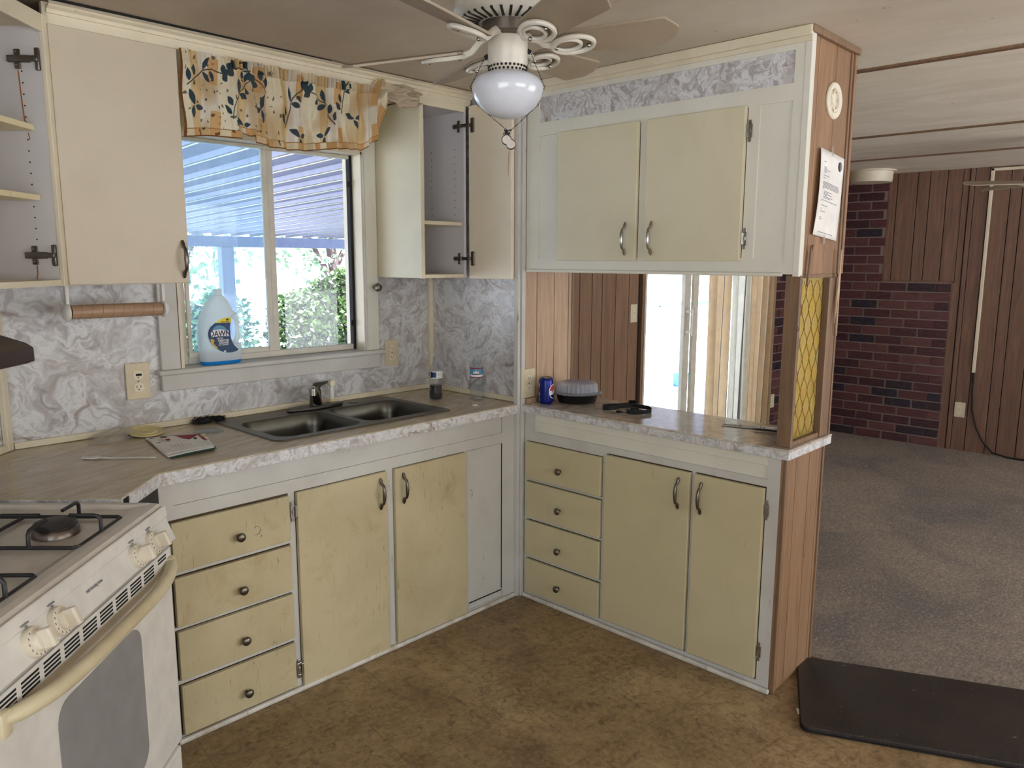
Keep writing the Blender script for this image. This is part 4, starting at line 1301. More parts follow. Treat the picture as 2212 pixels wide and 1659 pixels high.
# ================================================================== CEILING FANS
def fan(label, C0, zb, R, th0, tilt, droop, kit, zmount):
    """C0=(x,y) axis; zb blade plane; tilt=(sx,sy)"""
    root = thing('ceiling_fan', label, 'ceiling fan', (C0[0], C0[1], zmount))
    x, y = C0
    zt = zmount
    MB().lathe([(.085, zt), (.085, zt-.02), (.05, zt-.05), (.04, zt-.06), (.04, zb+.118)], (x, y, 0), 28).build('canopy', M['fan_white'], root, smooth=True)
    MB().lathe([(.04, zb+.122), (.10, zb+.116), (.122, zb+.10), (.124, zb+.075), (.100, zb+.058), (.062, zb+.052), (.02, zb+.05)], (x, y, 0), 40).build('motor_housing', M['fan_white'], root, smooth=True)
    v = MB()
    for i in range(30):
        a = 2*PI*i/30
        X = Matrix.Translation((x, y, 0)) @ Matrix.Rotation(a, 4, 'Z')
        v.xf = X
        v.prism([(.068, zb+.0505), (.106, zb+.0590), (.106, zb+.0620), (.068, zb+.0535)], 'y', -.003, .003)
    v.xf = IDENT
    v.build('vent_slots', M['matte_black'], root)['kind'] = 'stuff'
    MB().lathe([(.060, zb+.052), (.060, zb+.028), (.05, zb+.022), (.02, zb+.022)], (x, y, 0), 28).build('flywheel', M['nickel_dark'], root, smooth=True)
    for k in range(6):
        th = th0+k*PI/3
        sl = math.atan2(tilt[0]*math.cos(th)+tilt[1]*math.sin(th)+droop[k], R)
        X = Matrix.Translation((x, y, zb)) @ Matrix.Rotation(th, 4, 'Z') @ Matrix.Rotation(-sl, 4, 'Y')
        # blade iron with a double loop
        b = MB(X @ Matrix.Rotation(math.radians(-15), 4, 'X'))
        b.tube([(.045, 0, .030), (.065, 0, .018), (.085, 0, .000), (.110, 0, -.006)], [.011, .009, .008, .008], 8)
        def ov(cx2, rx, ry, z_):
            return [(cx2+rx*math.cos(a), ry*math.sin(a), z_) for a in [i*2*PI/20 for i in range(20)]]
        b.tube(ov(.150, .048, .034, -.007), .0058, 8, closed=True)
        b.tube(ov(.138, .030, .023, -.007), .0048, 8, closed=True)
        ir = b.build('blade_iron', M['fan_white'], root, smooth=True)
        for dx in (.112, .185):
            MB(X).sphere((dx, 0, -.011), .005, 8, 6).build('screw', M['chrome'], ir, smooth=True)
        XB = X @ Matrix.Rotation(math.radians(-17), 4, 'X')
        w0, w1 = .040, .055
        Rb = R
        pts = [(.115, -w0), (Rb-.05, -w1), (Rb-.035, -w1+.001), (Rb-.006, -w1*.42), (Rb, -w1*.25), (Rb, w1*.25), (Rb-.006, w1*.42), (Rb-.035, w1-.001), (Rb-.05, w1), (.115, w0), (.105, .02), (.105, -.02)]
        MB(XB).prism(pts, 'z', .000, .006, .001).build('blade', M['fan_blade'], root)
    if kit:
        MB().lathe([(.042, zb+.024), (.046, zb+.020), (.046, zb-.034), (.043, zb-.040), (.0435, zb-.055), (.048, zb-.060), (.02, zb-.062)], (x, y, 0), 32).build('switch_housing', M['fan_white'], root, smooth=True)
        h = MB()
        for row in (0, 1):
            for i in range(28):
                a = 2*PI*(i+.5*row)/28
                h.sphere((x+.0436*math.cos(a), y+.0436*math.sin(a), zb-.044-.008*row), .0030, 6, 5)
        h.build('perforations', M['dark_gap'], root)
        gp = [(.046, zb-.056), (.060, zb-.060), (.076, zb-.070), (.0835, zb-.084), (.0835, zb-.094), (.078, zb-.112), (.064, zb-.132), (.046, zb-.146), (.024, zb-.154), (.002, zb-.156)]
        MB().lathe(gp, (x, y, 0), 40).build('glass_globe', M['globe'], root, smooth=True)
        for (ax_, kx) in ((-1, -.053), (1, .053)):
            # pull chains hang round the globe and are knotted together under it
            rx, ry = R0.x, R0.y
            P0 = (x+rx*kx, y+ry*kx, zb-.010 if kx > 0 else zb-.022)
            sw_ = MB().tube([(x+rx*kx*.85, y+ry*kx*.85, P0[2]+.004), P0], [.006, .005], 8).build('pull_switch', M['matte_black'], root)
            P1 = (x+rx*kx*1.62, y+ry*kx*1.62, zb-.085)
            P2 = (x+rx*kx*1.35, y+ry*kx*1.35, zb-.125)
            P3 = (x+rx*.004, y+ry*.004, zb-.186)
            c = MB(); L = [P0, P1, P2, P3]
            for a, b2 in zip(L, L[1:]):
                n_ = max(2, int((Vector(a)-Vector(b2)).length/.0042))
                for i in range(n_):
                    q = Vector(a).lerp(Vector(b2), i/n_)
                    c.sphere(q, .0016, 5, 4)
            c.build('pull_chain', M['iron'], root, smooth=True)
        kn = MB()
        for i in range(16):
            kn.sphere((x+.006*math.sin(i*2.1), y+.006*math.cos(i*1.7), zb-.186-.004*math.sin(i*1.3)), .0024, 5, 4)
        kn.tube([(x+rx*.004, y, zb-.190), (x+rx*.004, y, zb-.205)], .0016, 5)
        kn.build('chain_knot', M['iron'], root, smooth=True)
        for (dx_, dz_) in ((-.002, -.204), (.008, -.214)):
            c0 = Vector((x+rx*dx_, y+ry*dx_, zb+dz_))
            Xm = Matrix.Translation(c0) @ Matrix.Rotation(math.radians(-46), 4, 'Z')
            MB(Xm).lathe([(.002, -.005), (.010, -.005), (.0125, -.002), (.0125, .002), (.010, .005), (.002, .005)], (0, 0, 0), 18, 'y').build('pull_medallion', M['chrome'], root, smooth=True)
    return root
fan('white six blade ceiling fan with opal glass globe over the kitchen', (1.358, 1.310), 2.028, .388, math.radians(-50.6), (.020, -.023), [0, 0, .012, -.008, .035, 0], True, H)
fan('ceiling fan at the right edge with two blade tips in view, in the living room', (5.62, .925), 2.012, .50, math.radians(121), (0, 0), [0]*6, False, H)

# stove pipe cover on the living room ceiling
pcv = thing('flue_collar', 'round cream flue collar on the ceiling above the brick corner', 'flue collar', (6.80, 2.38, H))
MB().lathe([(.19, H-.001), (.19, H-.010), (.165, H-.014), (.160, H-.085), (.155, H-.095), (.02, H-.097)], (6.80, 2.40, 0), 36).build('collar', M['trim'], pcv, smooth=True)

# ================================================================== VALANCE
def leafshape(px, pz, cx, cz, ang, L, Wd):
    c, s = math.cos(ang), math.sin(ang)
    dx, dz = px-cx, pz-cz
    u = (dx*c+dz*s)/L; v = (-dx*s+dz*c)/Wd
    if 0 <= u <= 1:
        return abs(v) < math.sin(PI*u)**.8
    return False
VX0, VX1 = 1.178, 1.945
sprigs = []
rv = random.Random(11)
def motif(bx_, bz_, flip=1, rot=0.0):
    stem = [(0, 0), (.012, .03), (.03, .058), (.055, .078), (.085, .09)]
    lv = [(0, .01, 2.2, .045, .010), (.006, .03, 1.9, .04, .009), (.03, .055, -.3, .05, .010), (.03, .06, 1.5, .055, .009), (.05, .07, -.5, .04, .009), (.085, .09, .9, .035, .012), (.085, .09, 2.0, .035, .012), (.085, .09, -.4, .035, .012), (.01, -.005, -.6, .06, .011), (.04, -.03, -1.2, .045, .009), (.045, -.028, .2, .035, .009)]
    return (bx_, bz_, flip, rot, stem, lv)
motifs = [motif(.24, .07, 1, .1), motif(.03, .17, 1, -.5), motif(.53, .08, 1, .15), motif(.80, .10, -1, .1), motif(.86, .15, 1, .3), motif(.42, .19, -1, .5)]
def vprint(s, z):
    """print colour at cloth coordinates (metres along the cloth, metres above hem)"""
    cream, tan, peach, white = (232, 222, 194), (216, 190, 144), (212, 174, 122), (224, 216, 200)
    k = int(s/.045) % 5
    base = (cream, tan, white, peach, cream)[k]
    row = int(z/.09) % 2
    if row and k in (1, 3):
        base = white if k == 3 else tan
    if z < .03:
        base = (208, 160, 108) if int(s/.045) % 2 else (222, 206, 172)
        if z > .026: base = (166, 120, 74)
    col = base
    st = noise.noise(Vector((s*9, z*9, 1.3)))
    if st > .05:
        a = min(.6, (st-.05)*1.8); b_ = (186, 152, 104)
        col = tuple(col[i]*(1-a)+b_[i]*a for i in range(3))
    sp_ = noise.noise(Vector((s*60, z*60, 4.1)))
    if sp_ > .42 and s < .5:
        col = tuple(c*.5 for c in col)
    if s < .012 or z < .004:
        return (120, 78, 44)
    if z > .03:
        for bx_, bz_, fl, ro, stem, lv in motifs:
            if abs(s-bx_) > .22 or abs(z-bz_) > .22:
                continue
            dx, dz = s-bx_, z-bz_
            c, s_ = math.cos(-ro), math.sin(-ro)
            px, pz = (dx*c-dz*s_)*fl/1.45, (dx*s_+dz*c)/1.45
            for a, b_ in zip(stem, stem[1:]):
                ex, ez = b_[0]-a[0], b_[1]-a[1]
                t = max(0, min(1, ((px-a[0])*ex+(pz-a[1])*ez)/(ex*ex+ez*ez)))
                if math.hypot(px-a[0]-t*ex, pz-a[1]-t*ez) < .0016:
                    return (84, 80, 70)
            for l in lv:
                if leafshape(px, pz, l[0], l[1], l[2], l[3]*.66, l[4]*.74):
                    return (54, 74, 84)
    return col
va = bpy.data.objects.new('tmp', None)
def build_valance():
    bm = bmesh.new()
    lay = bm.verts.layers.float_color.new('print')
    NU, NV = 860, 170
    LT = 1.32          # cloth length
    rows = []
    for j in range(NV+1):
        v = j/NV
        row = []
        for i in range(NU+1):
            u = i/NU
            if u < .80:
                t = u/.80
                x = VX0+(VX1-VX0)*t
                yb_ = 2.632
                zt_ = 2.224+.002*math.sin(60*t)
                zb = 1.944+.018*t+(.022 if .26 < t < .34 else 0)+.012*math.sin(9*t)
                if t > .93: zb += (t-.93)*.7
                g = .013*(.35+.65*(1-v))
                flat_ = .25 if t < .22 else 1
                y = yb_-.010-g*flat_*math.sin(2*PI*(3.2*t+8*t*t)+.8*math.sin(6*v)) - .009*(v > .86)*math.sin(2*PI*46*t)*flat_ - .004*math.sin(2*PI*21*t+3*v)*flat_
                if t > .9: y -= .02*(t-.9)/.1
            else:
                t = (u-.80)/.20
                x = VX1+.232*t**.9+.01*math.sin(20*v)*t
                zt_ = 2.256-.018*abs(math.sin(5*t))*(t > .2)
                zt_ = 2.224+(zt_-2.224)*min(1, t*12)
                zb = 2.009+(2.165-2.009)*min(1, t*6)**.6+.012*math.sin(7*t)+.012*t
                y = 2.604-.014*math.sin(9*t+4*v)-.011*math.sin(19*t-7*v)-.005*math.sin(17*v+13*t)
            z = zb+(zt_-zb)*v
            x += .004*math.sin(9*v+40*u)
            vert = bm.verts.new((x, y, z))
            c = lin(vprint(u*LT, v*.285)) if u < .84 else lin((206, 192, 170))
            vert[lay] = c
            row.append(vert)
        rows.append(row)
    for j in range(NV):
        for i in range(NU):
            bm.faces.new([rows[j][i], rows[j][i+1], rows[j+1][i+1], rows[j+1][i]])
    me = bpy.data.meshes.new('window_valance'); bm.to_mesh(me); bm.free()
    me.materials.append(M['valance'])
    for p in me.polygons: p.use_smooth = True
    o = bpy.data.objects.new('window_valance', me); COL.objects.link(o)
    return o
bpy.data.objects.remove(va)
tag(build_valance(), 'stained cream and tan valance with dark leaf print gathered above the window', 'valance')

# ================================================================== OUTLETS
def outlet(label, c, face, s=1.0, m=None):
    """duplex outlet, centre c on a wall; face '-y', '-x'"""
    X = Matrix.Translation(c)
    if face == '-x':
        X = X @ Matrix.Rotation(-PI/2, 4, 'Z')
    X = X @ Matrix.Scale(s, 4)
    root = thing('wall_outlet', label, 'outlet', c)
    MB(X).bbox(-.040, .040, -.007, 0, -.0625, .0625, .004).build('cover_plate', m or M['outlet'], root)
    for dz_ in (-.021, .021):
        r_ = MB(X).prism([(q[0], q[1]+dz_) for q in rrect(-.0165, .0165, -.0145, .0145, .011)], 'y', -.0085, -.006).build('receptacle', M['outlet_w'], root)
        MB(X).box(-.0075, -.0055, -.0088, -.0084, dz_-.002, dz_+.007).box(.0055, .0075, -.0088, -.0084, dz_-.002, dz_+.007).box(-.002, .002, -.0088, -.0084, dz_-.009, dz_-.0055).build('slots', M['matte_black'], r_)
    MB(X).lathe([(.003, -.0078), (.0028, -.0085), (.001, -.0088)], (0, 0, 0), 10, 'y').build('screw', M['nickel_dark'], root)
    return root
o1 = outlet('ivory outlet with a dirty cover plate left of the kitchen window, above the worktop', (1.105, CW-.001, 1.098), '-y', 1.08)
MB().box(1.098, 1.118, CW-.0112, CW-.0101, 1.118, 1.126).build('scorch_mark', M['matte_black'], o1)
outlet('ivory outlet with clean cover plate right of the kitchen window sill', (2.280, CW-.001, 1.107), '-y', 1.0)
o3 = outlet('ivory outlet on light wood paneling behind the soda can', (2.556, 2.3335, 1.0), '-y', 1.05)
outlet('small ivory outlet on brown paneling beside the sliding door', (4.274, CW-.0065, 1.205), '-y', .95)
outlet('dark set outlet on the brick beside the gold curtain', (6.37, CW-.024, .35), '-y', .95)
outlet('ivory outlet low on the far paneled wall by the black cable', (7.126, 1.668, .342), '-x', 1.0)
MB().bbox(2.534, 2.60, 2.315, 2.3335, .9105, .932, .002).build('spacer', M['panel_light'], o3)

# cabinet knob on the window casing
kn = thing('casing_knob', 'small bronze knob screwed to the right window casing under the open cabinet', 'knob', (2.175, 2.93, 1.42))
MB().lathe([(.006, 2.949), (.006, 2.935), (.014, 2.930), (.019, 2.920), (.015, 2.908), (.002, 2.903)], (2.175, 0, 1.420), 20, 'y').build('knob_head', M['nickel_dark'], kn, smooth=True)
MB().bbox(2.186, 2.192, 2.925, 2.949, 1.405, 1.442, .002).build('catch_plate', M['alu'], kn)

# ================================================================== PAPER TOWEL HOLDER
ph = thing('paper_towel_holder', 'white under-cabinet paper towel holder with an empty cardboard roll', 'towel holder', (.98, 2.8, 1.466))
RY, RZ = 2.80, 1.372
MB().bbox(.833, .845, RY-.010, RY+.010, RZ, 1.4655, .003).lathe([(.004, .822), (.020, .824), (.028, .832), (.030, .842), (.010, .846)], (0, RY, RZ), 24, 'x').build('arm', M['white_plastic'], ph, smooth=True)
MB().bbox(1.142, 1.154, RY-.010, RY+.010, RZ, 1.4655, .003).lathe([(.010, 1.140), (.030, 1.144), (.028, 1.154), (.020, 1.162), (.004, 1.165)], (0, RY, RZ), 24, 'x').build('arm', M['white_plastic'], ph, smooth=True)
MB().bbox(.84, 1.15, RY-.012, RY+.012, 1.459, 1.4655, .002).build('mount_bar', M['white_plastic'], ph)
rl = tag(MB().lathe([(.020, .848), (.0235, .848), (.0235, 1.138), (.020, 1.138)], (0, RY, RZ), 28, 'x').build('cardboard_roll', M['cardboard'], smooth=True), 'bare brown cardboard paper towel tube held in the white holder', 'cardboard tube')
sp_ = MB()
for i in range(9):
    x = .855+.033*i
    sp_.tube([(x+.026*a/(2*PI), RY+.0237*math.sin(a), RZ+.0237*math.cos(a)) for a in [j*2*PI/18 for j in range(19)]], .0006, 4)
sp_.build('spiral_seam', simple('seam_brown', (140, 104, 78), .8), rl)

# ================================================================== DISH SOAP JUG
dj = thing('dish_soap_jug', 'big frosted dish soap jug with blue label standing on the window sill', 'bottle', (1.43, 2.985, 1.132))
JX, JY, JZ = 1.350, 2.978, 1.1325      # left edge, mid depth, bottom
k_ = .172/745                           # metres per drawing unit
def jx(a): return JX+(a-215)*k_
def jz(b): return JZ+(1520-b)*.298/1320
secs = [(1520, 262, 905, .80), (1500, 238, 925, .95), (1455, 232, 938, 1), (1300, 222, 950, 1), (1180, 214, 952, 1), (1150, 213, 800, 1), (1080, 212, 735, 1), (900, 214, 716, 1), (780, 232, 738, 1), (690, 256, 770, 1), (640, 275, 905, .97), (600, 292, 830, .93), (540, 320, 802, .86), (460, 360, 770, .74), (400, 410, 735, .62), (340, 478, 690, .50), (322, 508, 668, .42), (318, 520, 655, .40)]
DEP = .040
def sect(b, xl, xr, dk, n=36):
    x0, x1 = jx(xl), jx(xr); cx2, rx = (x0+x1)/2, (x1-x0)/2
    ry = DEP*dk
    if (xr-xl) < 200: ry = rx
    pts = []
    for i in range(n):
        a = 2*PI*i/n
        c, s = math.cos(a), math.sin(a)
        pts.append((cx2+rx*math.copysign(abs(c)**.62, c), JY+ry*math.copysign(abs(s)**.78, s), jz(b)))
    return pts
def loft(secs_, cap0=True, cap1=False):
    b = MB()
    rings = [b._v(sect(*s)) for s in secs_]
    for A, B in zip(rings, rings[1:]):
        n = len(A)
        for i in range(n):
            b.bm.faces.new([A[i], A[(i+1) % n], B[(i+1) % n], B[i]])
    if cap0: b.bm.faces.new(rings[0])
    if cap1: b.bm.faces.new(rings[-1])
    return b
loft(secs[2:], False, True).build('jug_body', M['jug_plastic'], dj, smooth=True)
loft(secs[:3]).build('liquid', M['jug_liquid'], dj, smooth=True)
MB().tube([(jx(800), JY, jz(655)), (jx(868), JY, jz(690)), (jx(905), JY, jz(770)), (jx(915), JY, jz(900)), (jx(908), JY, jz(1030)), (jx(885), JY, jz(1120)), (jx(850), JY, jz(1180))], [.012, .0125, .010, .0095, .0095, .0105, .013], 12).build('handle', M['jug_plastic'], dj, smooth=True)
MB().lathe([(.0175, jz(322)), (.0175, jz(300)), (.015, jz(296)), (.0155, jz(250)), (.0165, jz(240)), (.0145, jz(215)), (.013, jz(208)), (.010, jz(208))], ((jx(520)+jx(655))/2, JY, 0), 24).build('neck', M['jug_plastic'], dj, smooth=True)
LY = JY-DEP-.0012
def lab(pts, m, name, d=0.0, parent=dj):
    return MB().prism([(jx(a), jz(b)) for a, b in pts], 'y', LY-d-.0006, LY-d).build(name, m, parent)
lbl = lab([(430, 780), (705, 780), (690, 850), (682, 930), (690, 1020), (715, 1120), (750, 1190), (790, 1235), (820, 1260), (815, 1282), (780, 1302), (700, 1315), (610, 1312), (520, 1285), (440, 1240), (370, 1170), (325, 1100), (300, 1020), (298, 950), (315, 890), (350, 840)], M['label_blue'], 'label')
lab([(430, 784), (500, 735), (570, 708), (650, 698), (710, 702), (728, 720), (725, 755), (708, 786)], M['label_yellow'], 'label_band', .0003, lbl)
lab([(375, 910), (400, 860), (450, 830), (510, 826), (570, 845), (615, 880), (635, 915)], M['label_lightblue'], 'label_glow', .0006, lbl)
lab([(345, 925), (400, 905), (505, 896), (600, 910), (660, 925), (660, 1025), (560, 1018), (450, 1018), (345, 1025)], M['label_white'], 'label_banner', .0009, lbl)
TXJ = lambda a, b, d: Matrix.Translation((jx(a), LY-d, jz(b))) @ Matrix.Rotation(PI/2, 4, 'X')
text('DAWN', .0315, M['label_navy'], lbl, TXJ(502, 972, .0018) @ Matrix.Scale(.86, 4, (1, 0, 0)))
text('ULTRA', .0085, M['label_white'], lbl, TXJ(500, 1053, .0012))
text('REMOVES', .0105, M['label_white'], lbl, TXJ(562, 1092, .0012))
text('GREASE', .0115, M['label_white'], lbl, TXJ(562, 1133, .0012))
text('ON CONTACT', .0065, M['label_white'], lbl, TXJ(562, 1170, .0012))
text('REFILL & SAVE', .005, M['label_navy'], lbl, TXJ(605, 770, .0012))
lab([(330, 1070), (345, 1052), (385, 1062), (405, 1095), (398, 1125), (380, 1140), (410, 1165), (445, 1205), (458, 1245), (430, 1236), (380, 1180), (342, 1125)], M['duck_yellow'], 'duckling_print', .0009, lbl)
lab([(385, 1098), (415, 1110), (412, 1132), (388, 1122)], M['print_dark'], 'duckling_beak', .0012, lbl)
lab([(620, 735), (650, 715), (672, 722), (665, 745), (635, 750)], M['print_dark'], 'label_icon', .0009, lbl)
lab([(562, 1272), (598, 1272), (598, 1300), (562, 1300)], M['label_white'], 'label_mark', .0006, lbl)

# ================================================================== BOTTLES IN THE CORNER
def cyl_label(root, c, r, z0, z1, a0, a1, m, name='label'):
    b = MB(); n = 16
    A = [(c[0]+r*math.cos(a0+(a1-a0)*i/n), c[1]+r*math.sin(a0+(a1-a0)*i/n)) for i in range(n+1)]
    lo = b._v([(x, y, z0) for x, y in A]); hi = b._v([(x, y, z1) for x, y in A])
    for i in range(n):
        b.bm.faces.new([lo[i], lo[i+1], hi[i+1], hi[i]])
    return b.build(name, m, root, smooth=True, recalc=False)
c = (2.318, 2.690)
b1 = thing('soda_bottle', 'clear plastic soda bottle one third full of dark cola', 'bottle', (c[0], c[1], .91))
MB().lathe([(.018, .9105), (.026, .9125), (.0305, .925), (.031, .945), (.029, .965), (.0295, .985), (.0295, 1.0), (.0305, 1.01), (.0305, 1.045), (.028, 1.055), (.02, 1.072), (.0125, 1.090), (.0125, 1.108), (.0108, 1.110)], (*c, 0), 32).build('bottle_body', M['clear_plastic'], b1, smooth=True)
MB().lathe([(.016, .9125), (.0245, .9145), (.029, .925), (.0295, .945), (.0275, .965), (.028, .979)], (*c, 0), 28).build('cola', M['cola'], b1, smooth=True)
av = math.atan2(-c[1], -c[0])
cyl_label(b1, c, .0310, 1.012, 1.044, av-1.5, av+1.5, M['label_white'])
cyl_label(b1, c, .0313, 1.014, 1.042, av-1.4, av-.5, M['label_navy'], 'label_panel')
cyl_label(b1, c, .0313, 1.016, 1.040, av-.5, av+.1, M['label_blue'], 'label_panel')
for z in (1.018, 1.024, 1.030, 1.036):
    cyl_label(b1, c, .0316, z, z+.0022, av-1.2, av-.75, M['label_white'], 'label_text')
    cyl_label(b1, c, .0316, z, z+.0018, av+.3, av+1.0, M['print_grey'], 'label_text')
c = (2.448, 2.555)
b2 = thing('water_bottle', 'empty clear ribbed water bottle with red edged mountain label', 'bottle', (c[0], c[1], .91))
pf = [(.020, .9105), (.027, .914)]
for i in range(9):
    z = .918+i*.0105
    pf += [(.0300, z), (.0285, z+.0052)]
pf += [(.030, 1.014), (.030, 1.064), (.0285, 1.070), (.022, 1.085), (.0125, 1.098), (.0125, 1.112), (.0105, 1.114)]
MB().lathe(pf, (*c, 0), 32).build('bottle_body', M['clear_plastic'], b2, smooth=True)
av = math.atan2(-c[1], -c[0])
cyl_label(b2, c, .0305, 1.016, 1.062, av-1.5, av+1.5, M['label_lightblue'])
cyl_label(b2, c, .0308, 1.0565, 1.062, av-1.5, av+1.5, M['print_red'], 'label_edge')
cyl_label(b2, c, .0308, 1.016, 1.0205, av-1.5, av+1.5, M['print_red'], 'label_edge')
cyl_label(b2, c, .0308, 1.0205, 1.030, av-1.2, av+1.2, M['label_white'], 'label_snow')
cyl_label(b2, c, .0311, 1.030, 1.034, av-.7, av+.7, M['label_navy'], 'label_text')
for da, h in ((-.35, .012), (-.05, .016), (.25, .011)):
    b = MB(); bt = [(c[0]+.0312*math.cos(av+da+d_), c[1]+.0312*math.sin(av+da+d_)) for d_ in (-.22, 0, .22)]
    b.face([(*bt[0], 1.035), (*bt[1], 1.035), (*bt[1], 1.035+h)]).face([(*bt[1], 1.035), (*bt[2], 1.035), (*bt[1], 1.035+h)])
    b.build('label_mountain', M['label_white'], b2, recalc=False)
cb_ = tag(MB().prism([(2.325, 2.447), (2.345, 2.441), (2.356, 2.452), (2.340, 2.461), (2.328, 2.457)], 'z', .9102, .914, .001).build('bread_crumb', M['outlet_w']), 'small pale crumb on the worktop in front of the water bottle', 'crumb')

# ================================================================== CLUTTER ON THE LEFT WORKTOP
bag = MB()
def bagf(u, v):
    x = .905+.20*u+.02*math.sin(5*v)
    y = 2.955-.10*v-.02*math.sin(4*u)
    z = .9125+.034*math.sin(PI*min(1, u*1.25))**1.2*math.sin(PI*min(1, .25+v*.75))+.005*math.sin(17*u+9*v)*math.sin(PI*v)
    z += .004*noise.noise(Vector((u*9, v*9, 2)))
    return (x, y, max(z, .911))
bag.grid(bagf, 40, 26)
tag(bag.build('plastic_bag', M['bag_plastic'], smooth=True, recalc=False), 'crumpled thin clear plastic bag against the marble splash panel', 'bag')
yl = thing('tub_cover', 'pale yellow round plastic lid lying on the worktop beside the plastic bag', 'lid', (1.085, 2.905, .92))
XL = Matrix.Translation((1.088, 2.885, .923)) @ Matrix.Rotation(math.radians(7), 4, 'X')
MB(XL).lathe([(.002, .001), (.030, .001), (.036, .003), (.040, .000), (.056, .001), (.060, .004), (.060, -.002), (.055, -.005), (.002, -.004)], (0, 0, 0), 36).build('lid_disc', M['lid_yellow'], yl, smooth=True)
MB(XL).tube([(-.012, 0, .002), (0, .004, .0045), (.012, .008, .003)], .003, 6).build('lid_tab', M['lid_yellow'], yl, smooth=True)
MB().bbox(1.02, 1.048, 2.872, 2.90, .9105, .921, .002).build('lid_prop', M['matte_black'], yl)
sc_ = MB(); rs = random.Random(5)
for i in range(260):
    t = rs.random()
    cx2 = 1.282+.128*t
    wdt = .030*(1-.3*abs(t-.35))*(1 if t < .72 else .75)
    a, r_ = rs.random()*2*PI, wdt*math.sqrt(rs.random())
    p = Vector((cx2, 2.925+r_*math.cos(a)*.75, .915+abs(r_*math.sin(a))*.8))
    d = Vector((rs.gauss(0, 1), rs.gauss(0, 1), rs.gauss(0, .6))).normalized()*.008
    e_ = Vector((rs.gauss(0, 1), rs.gauss(0, 1), rs.gauss(0, 1))).normalized()*.004
    q = p+d+e_
    q.z = max(q.z, .912); q.y = min(q.y, 2.955)
    sc_.tube([p-d*.7, p+e_, q], .0011, 4)
sc_.sphere((1.325, 2.925, .922), .026, 14, 9, (1.35, .8, .5)).sphere((1.388, 2.93, .922), .020, 12, 8, (1.1, .8, .55))
tag(sc_.build('steel_wool_scrubber', M['matte_black']), 'black mesh pot scrubber on the worktop beside the sink corner', 'scrubber')
cl = thing('cup_cover', 'clear round plastic cup lid on the worktop by the sink corner', 'lid', (1.278, 2.775, .91))
MB().lathe([(.002, .9125), (.030, .9125), (.033, .9155), (.040, .9155), (.048, .913), (.052, .9115), (.052, .9105)], (1.278, 2.778, 0), 36).build('lid_disc', M['clear_plastic'], cl, smooth=True)
MB().lathe([(.0515, .9105), (.054, .9115), (.0525, .9135), (.050, .9130)], (1.278, 2.778, 0), 36).build('lid_rim', M['bag_plastic'], cl, smooth=True)
fk = thing('plastic_fork', 'white plastic utensil lying on the worktop near the stove', 'utensil', (.9, 2.58, .912))
MB().tube([(.975, 2.513, .913), (.945, 2.54, .9135), (.90, 2.582, .9135), (.868, 2.611, .913), (.846, 2.632, .9155)], .002, 6, flat=(.0045, .0013)).build('fork_handle', M['white_plastic'], fk)
MB().tube([(.846, 2.632, .9155), (.832, 2.645, .914), (.820, 2.655, .915), (.806, 2.668, .917)], .003, 6, flat=(.011, .0016)).build('fork_head', M['white_plastic'], fk)
# mail flyers
ml = thing('junk_mail', 'folded white and red store flyers lying on the worktop left of the sink', 'flyer', (1.12, 2.62, .912))
A0, B0, C0_, D0 = Vector((1.055, 2.805)), Vector((1.235, 2.715)), Vector((1.160, 2.480)), Vector((1.000, 2.478))
def mlp(u, v, z0=.913, lift=.006):
    p = (A0*(1-u)+B0*u)*(1-v)+(D0*(1-u)+C0_*u)*v
    z = z0+lift*(.5+.5*math.sin(3.2*u+.9))*(.3+.7*v)+.003*math.sin(6*v+2*u)+.004*u*v
    return (p.x, p.y, z)
MB().grid(lambda u, v: mlp(.03+.98*u, .04+1.0*v, .9112, .0015), 14, 14).build('flyer_sheet', M['print_green'], ml, smooth=True, solid=.0003)
MB().grid(lambda u, v: mlp(u*.98, v*1.0, .9128, .003), 14, 14).build('flyer_sheet', M['paper'], ml, smooth=True, solid=.0003)
MB().grid(lambda u, v: mlp(u, v*.93, .915, .006), 14, 14).build('flyer_sheet', M['paper'], ml, smooth=True, solid=.0003)
def mprint(poly, m, dz=.0009):
    b = MB(); b.face([Vector(mlp(u, v, .915, .006))+Vector((0, 0, dz)) for u, v in poly])
    return b.build('print_block', m, ml, recalc=False)
mprint([(.46, .02), (.86, .02), (.80, .16), (.66, .30), (.56, .24), (.50, .12)], M['print_red'])
mprint([(.84, .02), (.90, .01), (.97, .40), (.90, .36)], M['print_red'], .0012)
mprint([(.22, .04), (.33, .03), (.33, .13), (.22, .14)], M['print_dark'])
mprint([(.05, .06), (.13, .05), (.13, .38), (.06, .40)], M['print_grey'], .0007)
mprint([(.26, .22), (.34, .20), (.34, .30), (.26, .32)], M['print_red'])
mprint([(.74, .22), (.80, .21), (.80, .30), (.74, .31)], M['print_dark'])
for i in range(12):
    u = .14+.03*i if i < 6 else .25+.07*(i-6)
    v = .20 if i < 6 else .48
    mprint([(u, v), (u+.008, v), (u+.008, v+.16), (u, v+.16)], M['print_grey'])
p_ = mlp(.93, .18, .915, .006)
text('$5', .030, M['print_gold'], ml, Matrix.Translation((p_[0]+.006, p_[1]+.01, p_[2]+.002)) @ Matrix.Rotation(math.radians(160), 4, 'Z'))

